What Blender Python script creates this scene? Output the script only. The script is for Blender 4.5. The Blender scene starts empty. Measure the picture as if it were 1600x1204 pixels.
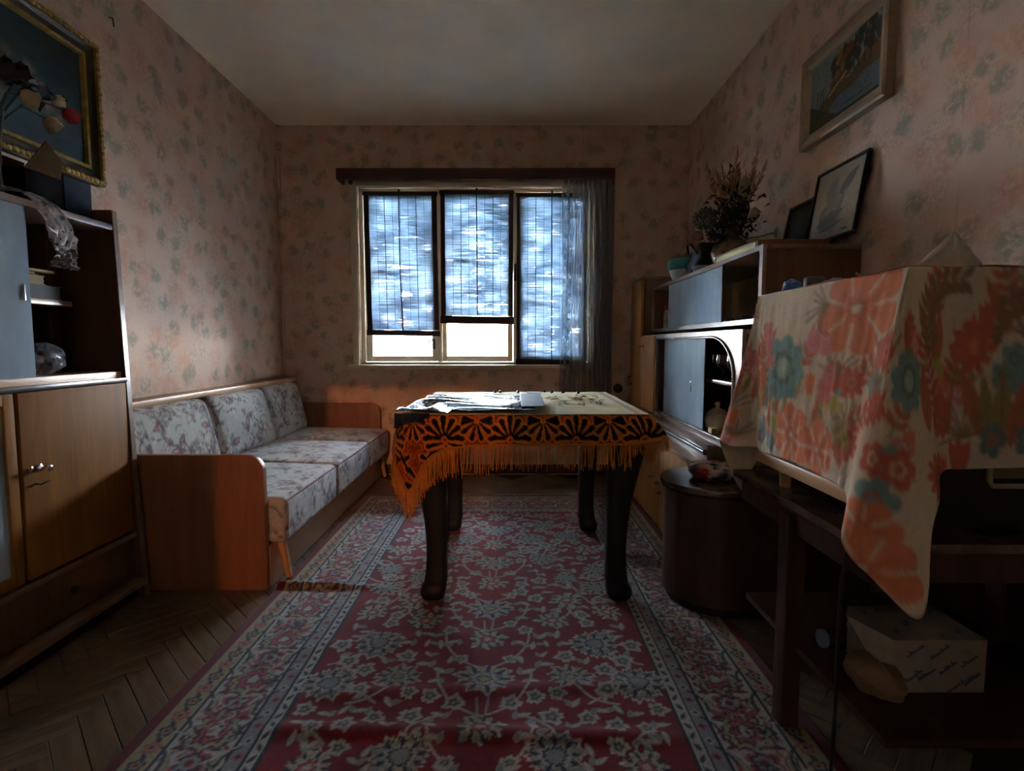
import bpy, bmesh, math, random
import numpy as np
from mathutils import Vector, Matrix, noise
R = math.radians
rng = random.Random(7)
nrng = np.random.default_rng(11)
scene = bpy.context.scene
COL = scene.collection

# ------------------------------------------------------------------ camera, world, sun, exposure
PITCH = math.atan(65 / 840)
cam_d = bpy.data.cameras.new('camera')
cam_d.sensor_fit = 'HORIZONTAL'; cam_d.sensor_width = 36.0; cam_d.lens = 840 / 1600 * 36
cam_d.clip_start = 0.02; cam_d.clip_end = 400
cam = bpy.data.objects.new('camera', cam_d); COL.objects.link(cam)
cam.location = (0, 0, 0.97); cam.rotation_euler = (math.pi / 2 - PITCH, 0, 0)
scene.camera = cam
vs = scene.view_settings
scene.display_settings.display_device = 'sRGB'
vs.view_transform = 'Standard'; vs.look = 'None'; vs.gamma = 1.0; vs.exposure = 4.15; vs.use_curve_mapping = False
scene.cycles.use_denoising = True
scene.cycles.max_bounces = 14; scene.cycles.diffuse_bounces = 6; scene.cycles.glossy_bounces = 4
scene.cycles.transmission_bounces = 6; scene.cycles.transparent_max_bounces = 24
scene.cycles.sample_clamp_indirect = 6.0
scene.cycles.use_light_tree = True
SUN_EL, SUN_AZ = R(15.6), R(6.0)
world = bpy.data.worlds.new('sky'); scene.world = world; world.use_nodes = True
wn = world.node_tree.nodes; wl = world.node_tree.links; wn.clear()
w_out = wn.new('ShaderNodeOutputWorld'); w_bg = wn.new('ShaderNodeBackground')
# hazy evening sky: pale at the horizon, bluer overhead, the same all the way round
w_tc = wn.new('ShaderNodeTexCoord'); w_sp = wn.new('ShaderNodeSeparateXYZ'); w_rp = wn.new('ShaderNodeValToRGB')
wl.new(w_tc.outputs['Generated'], w_sp.inputs[0]); wl.new(w_sp.outputs[2], w_rp.inputs[0])
w_rp.color_ramp.elements[0].position = 0.0; w_rp.color_ramp.elements[0].color = (0.90, 0.95, 1.0, 1)
w_rp.color_ramp.elements[1].position = 0.8; w_rp.color_ramp.elements[1].color = (0.50, 0.70, 1.0, 1)
w_bg.inputs['Strength'].default_value = 11.0
wl.new(w_rp.outputs[0], w_bg.inputs['Color']); wl.new(w_bg.outputs[0], w_out.inputs['Surface'])
sun_d = bpy.data.lights.new('evening_sun', 'SUN'); sun_d.energy = 15.0; sun_d.color = (1.0, 0.76, 0.52); sun_d.angle = R(1.0)
sun = bpy.data.objects.new('evening_sun', sun_d); COL.objects.link(sun)
sdir = Vector((-math.sin(SUN_AZ) * math.cos(SUN_EL), math.cos(SUN_AZ) * math.cos(SUN_EL), -math.sin(SUN_EL)))
sun.rotation_euler = sdir.to_track_quat('-Z', 'Y').to_euler(); sun.location = (1, -8, 5)
por_d = bpy.data.lights.new('window_portal', 'AREA'); por_d.shape = 'RECTANGLE'; por_d.size = 1.9; por_d.size_y = 1.4
por_d.cycles.is_portal = True
por = bpy.data.objects.new('window_portal', por_d); COL.objects.link(por)
por.location = (-0.22, 4.30, 1.47); por.rotation_euler = (-math.pi / 2, 0, 0)

# ------------------------------------------------------------------ helpers
def lin(c):
    return tuple(((x / 12.92) if x <= 0.04045 else ((x + 0.055) / 1.055) ** 2.4) for x in c)

class MB:
    """collects vertices and faces in world metres, links them as one mesh object"""
    def __init__(s): s.v = []; s.f = []
    def add(s, vs, fs):
        o = len(s.v); s.v.extend([tuple(p) for p in vs]); s.f.extend([tuple(i + o for i in q) for q in fs]); return s
    def box(s, x0, x1, y0, y1, z0, z1):
        x0, x1 = sorted((x0, x1)); y0, y1 = sorted((y0, y1)); z0, z1 = sorted((z0, z1))
        return s.add([(x0,y0,z0),(x1,y0,z0),(x1,y1,z0),(x0,y1,z0),(x0,y0,z1),(x1,y0,z1),(x1,y1,z1),(x0,y1,z1)],
                     [(3,2,1,0),(4,5,6,7),(0,1,5,4),(1,2,6,5),(2,3,7,6),(3,0,4,7)])
    def obox(s, c, size, rot):
        """oriented box: centre, full sizes, 3x3 rotation"""
        m = rot.to_3x3() if hasattr(rot, 'to_3x3') else rot
        hx, hy, hz = [q / 2 for q in size]; c = Vector(c)
        pts = [c + m @ Vector(p) for p in [(-hx,-hy,-hz),(hx,-hy,-hz),(hx,hy,-hz),(-hx,hy,-hz),(-hx,-hy,hz),(hx,-hy,hz),(hx,hy,hz),(-hx,hy,hz)]]
        return s.add(pts, [(3,2,1,0),(4,5,6,7),(0,1,5,4),(1,2,6,5),(2,3,7,6),(3,0,4,7)])
    def prism(s, poly, axis, a0, a1):
        """poly: 2-D points in the two other axes (x<y<z order), extruded along axis"""
        n = len(poly)
        def P(p, a):
            return {'x': (a, p[0], p[1]), 'y': (p[0], a, p[1]), 'z': (p[0], p[1], a)}[axis]
        vs = [P(p, a0) for p in poly] + [P(p, a1) for p in poly]
        fs = [tuple(range(n)), tuple(range(2 * n - 1, n - 1, -1))] + [(i, (i + 1) % n, n + (i + 1) % n, n + i)[::-1] for i in range(n)]
        return s.add(vs, fs)
    def tube(s, pts, rad, n=8, caps=True):
        pts = [Vector(p) for p in pts]; m = len(pts)
        if not hasattr(rad, '__len__'): rad = [rad] * m
        up = None; rings = []
        for i, p in enumerate(pts):
            t = (pts[min(i + 1, m - 1)] - pts[max(i - 1, 0)]).normalized()
            if up is None:
                up = Vector((0, 0, 1)) if abs(t.z) < 0.9 else Vector((1, 0, 0))
            a = t.cross(up)
            if a.length < 1e-6: a = t.orthogonal()
            a.normalize(); b = a.cross(t).normalized(); up = b
            rings.append([p + (a * math.cos(2*math.pi*k/n) + b * math.sin(2*math.pi*k/n)) * rad[i] for k in range(n)])
        vs = [q for r in rings for q in r]
        fs = [(i*n+k, i*n+(k+1)%n, (i+1)*n+(k+1)%n, (i+1)*n+k) for i in range(m-1) for k in range(n)]
        if caps: fs += [tuple(range(n-1, -1, -1)), tuple((m-1)*n + k for k in range(n))]
        return s.add(vs, fs)
    def cyl(s, p0, p1, r0, r1=None, n=16): return s.tube([p0, p1], [r0, r0 if r1 is None else r1], n)
    def lathe(s, c, prof, n=24, axis='z', close=True):
        m = len(prof); vs = []
        for r, h in prof:
            for k in range(n):
                a = 2*math.pi*k/n; u, w = r*math.cos(a), r*math.sin(a)
                vs.append({'z': (c[0]+u, c[1]+w, c[2]+h), 'x': (c[0]+h, c[1]+u, c[2]+w), 'y': (c[0]+u, c[1]+h, c[2]+w)}[axis])
        fs = [(i*n+k, i*n+(k+1)%n, (i+1)*n+(k+1)%n, (i+1)*n+k) for i in range(m-1) for k in range(n)]
        if close: fs += [tuple(range(n-1, -1, -1)), tuple((m-1)*n+k for k in range(n))]
        return s.add(vs, fs)
    def ball(s, c, r, nu=14, nv=8, sc=(1,1,1)):
        prof = [(max(1e-4, r*math.sin(math.pi*i/nv)), -r*math.cos(math.pi*i/nv)) for i in range(nv+1)]
        b = MB(); b.lathe((0,0,0), prof, nu)
        return s.add([(c[0]+p[0]*sc[0], c[1]+p[1]*sc[1], c[2]+p[2]*sc[2]) for p in b.v], b.f)
    def build(s, name, mat, parent=None, smooth=False, bevel=0.0, seg=2, sub=0, weld=False, origin=None):
        off = LOC.get(parent.name, Vector((0,0,0))) if parent else Vector((0,0,0))
        if not parent:
            if origin is None and s.v:
                a = np.array(s.v); origin = ((a[:,0].min()+a[:,0].max())/2, (a[:,1].min()+a[:,1].max())/2, a[:,2].min())
            off = Vector(origin)
        me = bpy.data.meshes.new(name)
        me.from_pydata([(p[0]-off.x, p[1]-off.y, p[2]-off.z) for p in s.v], [], s.f)
        bm = bmesh.new(); bm.from_mesh(me)
        if weld: bmesh.ops.remove_doubles(bm, verts=bm.verts, dist=1e-5)
        bmesh.ops.recalc_face_normals(bm, faces=bm.faces)
        if bevel > 0:
            es = [e for e in bm.edges if len(e.link_faces) == 2 and e.calc_face_angle(0) > R(38)]
            bmesh.ops.bevel(bm, geom=es, offset=bevel, segments=seg, profile=0.6, affect='EDGES', clamp_overlap=True)
        bm.to_mesh(me); bm.free()
        if smooth or bevel > 0:
            me.shade_smooth() if hasattr(me, 'shade_smooth') else None
            try: me.set_sharp_from_angle(angle=R(40 if bevel > 0 else 62))
            except Exception: pass
        o = bpy.data.objects.new(name, me); COL.objects.link(o)
        if mat: me.materials.append(mat)
        if parent: o.parent = parent; LOC[o.name] = off
        else: o.location = off; LOC[o.name] = Vector(off)
        if sub:
            md = o.modifiers.new('sub', 'SUBSURF'); md.levels = sub; md.render_levels = sub
        return o
LOC = {}

def thing(name, label, cat, loc, group=None):
    o = bpy.data.objects.new(name, None); COL.objects.link(o); o.empty_display_size = 0.05
    o.location = loc; o['label'] = label; o['category'] = cat
    if group: o['group'] = group
    LOC[o.name] = Vector(loc); return o
def tag(o, label, cat, group=None):
    o['label'] = label; o['category'] = cat
    if group: o['group'] = group
    return o
def struct(o, label=None):
    o['kind'] = 'structure'
    if label: o['label'] = label
    return o
def stuff(o): o['kind'] = 'stuff'; return o
def copy_tree(o, parent=None):
    c = o.copy(); COL.objects.link(c)
    if parent: c.parent = parent
    for ch in o.children: copy_tree(ch, c)
    return c

def grid_obj(name, P, mat, parent=None, cols=None, thick=0.0, smooth=True, wrap=False, extra=None):
    """P: (n,m,3) world points -> grid mesh; cols: (n,m,3) linear colours as point attribute 'paint'; extra: list of more grids (P, cols)"""
    Ps = [(P, cols)] + (extra or [])
    off = LOC.get(parent.name, Vector((0,0,0))) if parent else None
    if off is None:
        a = P.reshape(-1, 3); off = Vector(((a[:,0].min()+a[:,0].max())/2, (a[:,1].min()+a[:,1].max())/2, a[:,2].min()))
    V = []; F = []; Cc = []; base = 0
    for p, c in Ps:
        n, m = p.shape[:2]
        V.append(p.reshape(-1, 3) - np.array(off))
        idx = np.arange(n*m).reshape(n, m) + base
        if wrap: idx = np.concatenate([idx, idx[:, :1]], axis=1)
        F.append(np.stack([idx[:-1,:-1], idx[1:,:-1], idx[1:,1:], idx[:-1,1:]], -1).reshape(-1, 4))
        if c is not None: Cc.append(c.reshape(-1, 3))
        base += n*m
    V = np.concatenate(V); F = np.concatenate(F)
    me = bpy.data.meshes.new(name)
    me.vertices.add(len(V)); me.vertices.foreach_set('co', V.astype(np.float32).ravel())
    me.loops.add(F.size); me.loops.foreach_set('vertex_index', F.astype(np.int32).ravel())
    me.polygons.add(len(F)); me.polygons.foreach_set('loop_start', (np.arange(len(F))*4).astype(np.int32))
    try: me.polygons.foreach_set('loop_total', np.full(len(F), 4, np.int32))
    except Exception: pass
    me.update(calc_edges=True); me.validate()
    if Cc: set_paint(me, np.concatenate(Cc))
    if smooth: me.polygons.foreach_set('use_smooth', np.ones(len(me.polygons), bool))
    o = bpy.data.objects.new(name, me); COL.objects.link(o)
    if mat: me.materials.append(mat)
    if parent: o.parent = parent; LOC[o.name] = off
    else: o.location = off; LOC[o.name] = off
    if thick:
        md = o.modifiers.new('thickness', 'SOLIDIFY'); md.thickness = thick; md.offset = 0
    return o
def set_paint(me, c):
    at = me.color_attributes.new('paint', 'FLOAT_COLOR', 'POINT')
    rgba = np.ones((len(c), 4), np.float32); rgba[:, :3] = c
    at.data.foreach_set('color', rgba.ravel())

# ------------------------------------------------------------------ printed patterns, drawn on small grids (cloth prints, rug, pictures)
class Canvas:
    def __init__(s, w, h, step, bg):
        s.w, s.h, s.step = w, h, step; s.nx, s.ny = int(round(w/step))+1, int(round(h/step))+1
        s.a = np.empty((s.ny, s.nx, 3)); s.a[:] = bg
        s.X, s.Y = np.meshgrid(np.arange(s.nx)*step, np.arange(s.ny)*step)
    def win(s, cx, cy, r):
        i0, i1 = max(0, int((cx-r)/s.step)), min(s.nx, int((cx+r)/s.step)+2)
        j0, j1 = max(0, int((cy-r)/s.step)), min(s.ny, int((cy+r)/s.step)+2)
        if i1 <= i0 or j1 <= j0: return None
        sl = (slice(j0, j1), slice(i0, i1)); return sl, s.X[sl]-cx, s.Y[sl]-cy
    def put(s, sl, m, col, al=1.0):
        m = np.clip(m, 0, 1)[..., None]*al; s.a[sl] = s.a[sl]*(1-m) + np.array(col)*m
    def flower(s, cx, cy, r, n, rings, rot=0.0, dep=0.3, asp=1.0, pw=1.0, al=1.0, ang=0.0, rag=0.0):
        w = s.win(cx, cy, r*1.3)
        if w is None: return
        sl, x, y = w
        if ang: x, y = x*math.cos(ang)+y*math.sin(ang), -x*math.sin(ang)+y*math.cos(ang)
        y = y*asp; d = np.hypot(x, y); th = np.arctan2(y, x)
        edge = 1-dep+dep*np.abs(np.cos(n/2*(th-rot)))**pw
        if rag: edge = edge*(1+rag*np.sin(th*(2*n+1)+rot*7+r*900)*0.6+rag*np.sin(th*3+r*500)*0.7)
        for fr, col in rings: s.put(sl, (fr*r*edge-d)/s.step+0.5, col, al)
    def leaf(s, cx, cy, L, W, ang, col, rim=None, al=1.0, vein=None):
        w = s.win(cx, cy, L)
        if w is None: return
        sl, x, y = w; u = x*math.cos(ang)+y*math.sin(ang); v = -x*math.sin(ang)+y*math.cos(ang)
        t = np.clip(u/L+0.5, 0, 1); hw = W*np.sin(np.pi*t**0.8)*0.5
        m = np.where((u > -L/2) & (u < L/2), (hw-np.abs(v))/s.step+0.5, 0)
        if rim is not None:
            s.put(sl, m, rim, al); m = np.where((u > -L/2) & (u < L/2), (hw*0.72-np.abs(v))/s.step+0.5, 0)
        s.put(sl, m, col, al)
        if vein is not None: s.put(sl, np.where((u > -L*.45) & (u < L*.4), 0.6-np.abs(v)/s.step+0.3, 0), vein, al)
    def line(s, pts, wd, col, al=1.0):
        for (ax, ay), (bx, by) in zip(pts[:-1], pts[1:]):
            r = math.hypot(bx-ax, by-ay)/2+wd*2; w = s.win((ax+bx)/2, (ay+by)/2, r)
            if w is None: continue
            sl, x, y = w; dx, dy = bx-ax, by-ay; L2 = dx*dx+dy*dy+1e-12
            px, py = x+(ax+bx)/2-ax, y+(ay+by)/2-ay; t = np.clip((px*dx+py*dy)/L2, 0, 1)
            s.put(sl, (wd/2-np.hypot(px-t*dx, py-t*dy))/s.step+0.5, col, al)
    def curve(s, x, y, ang, L, bend, wd, col, n=10, al=1.0):
        pts = [(x, y)]
        for k in range(n):
            x += math.cos(ang)*L/n; y += math.sin(ang)*L/n; ang += bend/n; pts.append((x, y))
        s.line(pts, wd, col, al); return x, y, ang
    def rect(s, x0, x1, y0, y1, col, al=1.0):
        i0, i1 = max(0, int(round(x0/s.step))), min(s.nx, int(round(x1/s.step))+1)
        j0, j1 = max(0, int(round(y0/s.step))), min(s.ny, int(round(y1/s.step))+1)
        if i1 > i0 and j1 > j0: s.a[j0:j1, i0:i1] = s.a[j0:j1, i0:i1]*(1-al)+np.array(col)*al
    def speckle(s, amt):
        s.a *= 1+nrng.normal(0, amt, (s.ny, s.nx, 1)); np.clip(s.a, 0, 1, s.a)
    def sample(s, u, v, wrap=False):
        u = np.asarray(u)/s.step; v = np.asarray(v)/s.step; i = np.floor(u).astype(int); j = np.floor(v).astype(int); fu = (u-i)[..., None]; fv = (v-j)[..., None]
        def g(p, q):
            if wrap: p = p % (s.nx-1); q = q % (s.ny-1)
            return s.a[np.clip(q, 0, s.ny-1), np.clip(p, 0, s.nx-1)]
        return (g(i, j)*(1-fu)+g(i+1, j)*fu)*(1-fv)+(g(i, j+1)*(1-fu)+g(i+1, j+1)*fu)*fv

# ------------------------------------------------------------------ materials
def new_mat(name):
    m = bpy.data.materials.new(name); m.use_nodes = True; n = m.node_tree.nodes; n.clear()
    out = n.new('ShaderNodeOutputMaterial'); b = n.new('ShaderNodeBsdfPrincipled'); m.node_tree.links.new(b.outputs[0], out.inputs[0])
    return m, m.node_tree, b, out
def ramp(nt, fac, stops):
    r = nt.nodes.new('ShaderNodeValToRGB'); e = r.color_ramp.elements
    while len(e) < len(stops): e.new(0.5)
    for k, (p, c) in enumerate(stops): e[k].position = p; e[k].color = (*c, 1)
    nt.links.new(fac, r.inputs[0]); return r.outputs[0]
def texco(nt, scale=(1,1,1), kind='Object', rot=(0,0,0)):
    t = nt.nodes.new('ShaderNodeTexCoord'); mp = nt.nodes.new('ShaderNodeMapping'); mp.inputs['Scale'].default_value = scale
    mp.inputs['Rotation'].default_value = rot
    nt.links.new(t.outputs[kind], mp.inputs[0]); return mp.outputs[0]
def noise_n(nt, vec, scale, detail=4, rough=0.5, dist=0.0):
    n = nt.nodes.new('ShaderNodeTexNoise'); n.inputs['Scale'].default_value = scale; n.inputs['Detail'].default_value = detail
    n.inputs['Roughness'].default_value = rough; n.inputs['Distortion'].default_value = dist
    if vec is not None: nt.links.new(vec, n.inputs['Vector'])
    return n
def bump(nt, b, h, strength=0.2, dist=0.002):
    n = nt.nodes.new('ShaderNodeBump'); n.inputs['Strength'].default_value = strength; n.inputs['Distance'].default_value = dist
    nt.links.new(h, n.inputs['Height']); nt.links.new(n.outputs[0], b.inputs['Normal'])
def mixc(nt, fac, a, b, mode='MIX'):
    m = nt.nodes.new('ShaderNodeMix'); m.data_type = 'RGBA'; m.blend_type = mode
    for sock, val in ((m.inputs['Factor'], fac), (m.inputs['A'], a), (m.inputs['B'], b)):
        pass
    def setin(s, v):
        if isinstance(v, bpy.types.NodeSocket): nt.links.new(v, s)
        elif isinstance(v, (tuple, list)): s.default_value = (*v[:3], 1)
        else: s.default_value = v
    setin(m.inputs[0], fac); setin(m.inputs[6], a); setin(m.inputs[7], b); return m.outputs[2]
def math_n(nt, op, a, b=0.0, c=None):
    m = nt.nodes.new('ShaderNodeMath'); m.operation = op
    for k, v in enumerate((a, b, c)):
        if v is None: continue
        if isinstance(v, bpy.types.NodeSocket): nt.links.new(v, m.inputs[k])
        else: m.inputs[k].default_value = v
    return m.outputs[0]
def plain(name, col, rough=0.5, metal=0.0, grain=0.12, scale=30, spec=0.5, bmp=0.0):
    """a plain coloured surface with a little noise in colour and roughness"""
    m, nt, b, out = new_mat(name); v = texco(nt)
    n = noise_n(nt, v, scale, 5)
    c = ramp(nt, n.outputs[0], [(0.3, tuple(x*(1-grain) for x in col)), (0.7, tuple(min(1, x*(1+grain)) for x in col))])
    nt.links.new(c, b.inputs['Base Color']); b.inputs['Roughness'].default_value = rough; b.inputs['Metallic'].default_value = metal
    b.inputs['Specular IOR Level'].default_value = spec
    if bmp: bump(nt, b, n.outputs[0], bmp, 0.003)
    return m
def wood(name, c1, c2, axis='z', scale=1.0, rough=0.4, dust=0.0, spec=0.5):
    """veneer: grain stretched along axis; dust: grey film on upward faces (by noise)"""
    m, nt, b, out = new_mat(name)
    sc = {'x': (1.2, 14, 14), 'y': (14, 1.2, 14), 'z': (14, 14, 1.2)}[axis]
    v = texco(nt, tuple(q*scale for q in sc))
    n1 = noise_n(nt, v, 1.6, 5, 0.6, 0.6); n2 = noise_n(nt, v, 9, 3, 0.5)
    f = math_n(nt, 'ADD', math_n(nt, 'MULTIPLY', n1.outputs[0], 0.75), math_n(nt, 'MULTIPLY', n2.outputs[0], 0.25))
    c = ramp(nt, f, [(0.34, c1), (0.5, tuple((p+q)/2 for p, q in zip(c1, c2))), (0.66, c2)])
    if dust:
        nd = noise_n(nt, texco(nt), 9, 5, 0.6)
        fac = math_n(nt, 'MULTIPLY', ramp(nt, nd.outputs[0], [(0.35, (0,0,0)), (0.7, (1,1,1))]), dust)
        c = mixc(nt, fac, c, (0.30, 0.28, 0.25))
    nt.links.new(c, b.inputs['Base Color']); b.inputs['Roughness'].default_value = rough; b.inputs['Specular IOR Level'].default_value = spec
    bump(nt, b, n2.outputs[0], 0.08, 0.001); return m
def painted(name, rough=0.9, bmp=0.3, bscale=500, sheen=0.0, trans=0.0, spec=0.2):
    """colour from the printed pattern (attribute 'paint'), woven relief"""
    m, nt, b, out = new_mat(name); a = nt.nodes.new('ShaderNodeAttribute'); a.attribute_name = 'paint'
    nt.links.new(a.outputs['Color'], b.inputs['Base Color']); b.inputs['Roughness'].default_value = rough
    b.inputs['Specular IOR Level'].default_value = spec
    if sheen: b.inputs['Sheen Weight'].default_value = sheen
    n = noise_n(nt, texco(nt), bscale, 2); bump(nt, b, n.outputs[0], bmp, 0.002)
    if trans:
        t = nt.nodes.new('ShaderNodeBsdfTranslucent'); nt.links.new(a.outputs['Color'], t.inputs[0])
        mx = nt.nodes.new('ShaderNodeMixShader'); mx.inputs[0].default_value = trans
        nt.links.new(b.outputs[0], mx.inputs[1]); nt.links.new(t.outputs[0], mx.inputs[2]); nt.links.new(mx.outputs[0], out.inputs[0])
    return m
def thin_glass(name, tint=(1,1,1), dust=0.0, dustcol=(0.6,0.65,0.7), rough=0.02, refl=1.0, dscale=6):
    """thin pane: clear transmission plus mirror reflection by angle, and a film of dust"""
    m, nt, b, out = new_mat(name); nt.nodes.remove(b)
    tr = nt.nodes.new('ShaderNodeBsdfTransparent'); tr.inputs[0].default_value = (*tint, 1)
    gl = nt.nodes.new('ShaderNodeBsdfGlossy'); gl.inputs['Roughness'].default_value = rough
    fr = nt.nodes.new('ShaderNodeFresnel'); fr.inputs[0].default_value = 1.5
    mx = nt.nodes.new('ShaderNodeMixShader'); nt.links.new(math_n(nt, 'MULTIPLY', fr.outputs[0], refl), mx.inputs[0])
    nt.links.new(tr.outputs[0], mx.inputs[1]); nt.links.new(gl.outputs[0], mx.inputs[2]); res = mx.outputs[0]
    if dust:
        df = nt.nodes.new('ShaderNodeBsdfDiffuse'); df.inputs[0].default_value = (*dustcol, 1)
        n = noise_n(nt, texco(nt, (1, 1, 0.35)), dscale, 5, 0.6)
        m2 = nt.nodes.new('ShaderNodeMixShader')
        f = ramp(nt, n.outputs[0], [(0.25, (dust*0.75,)*3), (0.75, (min(1, dust*1.2),)*3)])
        nt.links.new(f, m2.inputs[0]); nt.links.new(res, m2.inputs[1]); nt.links.new(df.outputs[0], m2.inputs[2]); res = m2.outputs[0]
    nt.links.new(res, out.inputs[0]); return m
def film(name, tint, cover, rough=0.12, dif=(0.6,0.62,0.65)):
    """crumpled plastic film: mostly clear, glossy creases"""
    m, nt, b, out = new_mat(name); b.inputs['Base Color'].default_value = (*dif, 1); b.inputs['Roughness'].default_value = rough
    b.inputs['Specular IOR Level'].default_value = 0.8
    tr = nt.nodes.new('ShaderNodeBsdfTransparent'); tr.inputs[0].default_value = (*tint, 1)
    n = noise_n(nt, texco(nt), 40, 4); bump(nt, b, n.outputs[0], 0.6, 0.01)
    mx = nt.nodes.new('ShaderNodeMixShader'); nt.links.new(ramp(nt, n.outputs[0], [(0.3, (cover*0.5,)*3), (0.7, (min(1, cover*1.5),)*3)]), mx.inputs[0])
    nt.links.new(tr.outputs[0], mx.inputs[1]); nt.links.new(b.outputs[0], mx.inputs[2]); nt.links.new(mx.outputs[0], out.inputs[0]); return m
def wallpaper(name, axis):
    """faded pink-beige paper, scattered sage leaf sprays and salmon blooms, fine vertical strie, strip seams"""
    m, nt, b, out = new_mat(name)
    t = nt.nodes.new('ShaderNodeTexCoord'); sp = nt.nodes.new('ShaderNodeSeparateXYZ'); nt.links.new(t.outputs['Object'], sp.inputs[0])
    cb = nt.nodes.new('ShaderNodeCombineXYZ'); nt.links.new(sp.outputs[0 if axis == 'x' else 1], cb.inputs[0]); nt.links.new(sp.outputs[2], cb.inputs[1])
    v = cb.outputs[0]
    def distort(scale, amt):
        n = noise_n(nt, v, scale, 3, 0.6); s1 = nt.nodes.new('ShaderNodeVectorMath'); s1.operation = 'SUBTRACT'
        nt.links.new(n.outputs['Color'], s1.inputs[0]); s1.inputs[1].default_value = (0.5, 0.5, 0.5)
        s2 = nt.nodes.new('ShaderNodeVectorMath'); s2.operation = 'SCALE'; s2.inputs['Scale'].default_value = amt; nt.links.new(s1.outputs[0], s2.inputs[0])
        s3 = nt.nodes.new('ShaderNodeVectorMath'); s3.operation = 'ADD'; nt.links.new(v, s3.inputs[0]); nt.links.new(s2.outputs[0], s3.inputs[1]); return s3.outputs[0]
    def blobs(vec, scale, r0, r1, seed):
        ad = nt.nodes.new('ShaderNodeVectorMath'); ad.operation = 'ADD'; ad.inputs[1].default_value = (seed, seed*1.7, 0); nt.links.new(vec, ad.inputs[0])
        vo = nt.nodes.new('ShaderNodeTexVoronoi'); vo.voronoi_dimensions = '2D'; vo.inputs['Scale'].default_value = scale; vo.inputs['Randomness'].default_value = 0.85
        nt.links.new(ad.outputs[0], vo.inputs['Vector']); return ramp(nt, vo.outputs['Distance'], [(r0, (1,1,1)), (r1, (0,0,0))])
    base = (0.62, 0.435, 0.325)
    nb = noise_n(nt, v, 1.7, 4); c = mixc(nt, ramp(nt, nb.outputs[0], [(0.35, (0,0,0)), (0.65, (1,1,1))]), base, (0.65, 0.485, 0.375))
    d1 = distort(20, 0.10); d2 = distort(26, 0.09); d3 = distort(90, 0.04)
    def broken(mask, scale, lo, hi, amt):
        n = noise_n(nt, v, scale, 4, 0.65, 0.8); return math_n(nt, 'MULTIPLY', math_n(nt, 'MULTIPLY', mask, ramp(nt, n.outputs[0], [(lo, (0,0,0)), (hi, (1,1,1))])), amt)
    c = mixc(nt, broken(blobs(d2, 5.6, 0.18, 0.46, 3.1), 26, 0.34, 0.54, 0.55), c, (0.60, 0.28, 0.165))
    c = mixc(nt, broken(blobs(d2, 5.6, 0.05, 0.36, 8.3), 60, 0.44, 0.54, 0.45), c, (0.42, 0.19, 0.13))
    c = mixc(nt, broken(blobs(d1, 6.4, 0.14, 0.30, 0.0), 38, 0.38, 0.48, 0.70), c, (0.235, 0.26, 0.185))
    c = mixc(nt, broken(blobs(d1, 5.0, 0.10, 0.44, 5.7), 70, 0.48, 0.56, 0.52), c, (0.25, 0.27, 0.19))
    st = noise_n(nt, texco(nt, (160, 160, 0.6)), 1, 2); c = mixc(nt, math_n(nt, 'MULTIPLY', st.outputs[0], 0.22), c, (0.36, 0.27, 0.22))
    u = sp.outputs[0 if axis == 'x' else 1]; wob = noise_n(nt, v, 2.2, 3)
    uu = math_n(nt, 'ADD', u, math_n(nt, 'MULTIPLY', wob.outputs[0], 0.03)); fr = math_n(nt, 'FRACT', math_n(nt, 'DIVIDE', uu, 0.53))
    seam = math_n(nt, 'LESS_THAN', fr, 0.005); ns = noise_n(nt, v, 5, 3)
    seam = math_n(nt, 'MULTIPLY', seam, ramp(nt, ns.outputs[0], [(0.45, (0,0,0)), (0.55, (0.8,0.8,0.8))]))
    c = mixc(nt, math_n(nt, 'MULTIPLY', seam, 0.6), c, (0.2, 0.15, 0.12))
    nt.links.new(c, b.inputs['Base Color']); b.inputs['Roughness'].default_value = 0.75; b.inputs['Specular IOR Level'].default_value = 0.25
    bump(nt, b, math_n(nt, 'SUBTRACT', nb.outputs[0], seam), 0.15, 0.004); return m

M = {}
M['wp_x'] = wallpaper('wallpaper_across', 'x'); M['wp_y'] = wallpaper('wallpaper_along', 'y')
M['plaster'] = plain('aged_ceiling_plaster', (0.84, 0.75, 0.61), 0.9, grain=0.10, scale=2.2, bmp=0.1)
M['hall_low_bounce'] = plain('hall_brown_paint', (0.10, 0.065, 0.04), 0.8)  # dark brown picked so the unseen hall bounces little light
M['parquet'] = wood('oak_parquet', (0.085, 0.052, 0.030), (0.19, 0.125, 0.075), 'x', 1.6, 0.42)
M['subfloor'] = plain('dark_subfloor', (0.035, 0.025, 0.018), 0.9)
M['cream_paint'] = plain('yellowed_window_paint', (0.55, 0.50, 0.36), 0.45, grain=0.10, scale=12)
M['valance'] = wood('dark_red_wood', (0.055, 0.02, 0.014), (0.09, 0.035, 0.024), 'x', 1, 0.5)
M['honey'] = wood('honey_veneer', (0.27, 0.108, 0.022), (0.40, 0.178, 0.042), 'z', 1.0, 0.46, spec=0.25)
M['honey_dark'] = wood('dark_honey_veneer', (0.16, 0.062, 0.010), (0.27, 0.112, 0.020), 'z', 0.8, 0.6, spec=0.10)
M['honey_x'] = wood('honey_veneer_flat', (0.28, 0.12, 0.032), (0.40, 0.19, 0.06), 'y', 1.0, 0.35, dust=0.5)
M['walnut'] = wood('walnut_veneer', (0.060, 0.026, 0.012), (0.125, 0.056, 0.024), 'z', 1.0, 0.38)
M['walnut_y'] = wood('walnut_edge', (0.11, 0.055, 0.03), (0.20, 0.105, 0.055), 'y', 1.0, 0.28, dust=0.3)
M['dark_edge'] = plain('dark_lacquer_edge', (0.022, 0.012, 0.010), 0.22)
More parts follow.
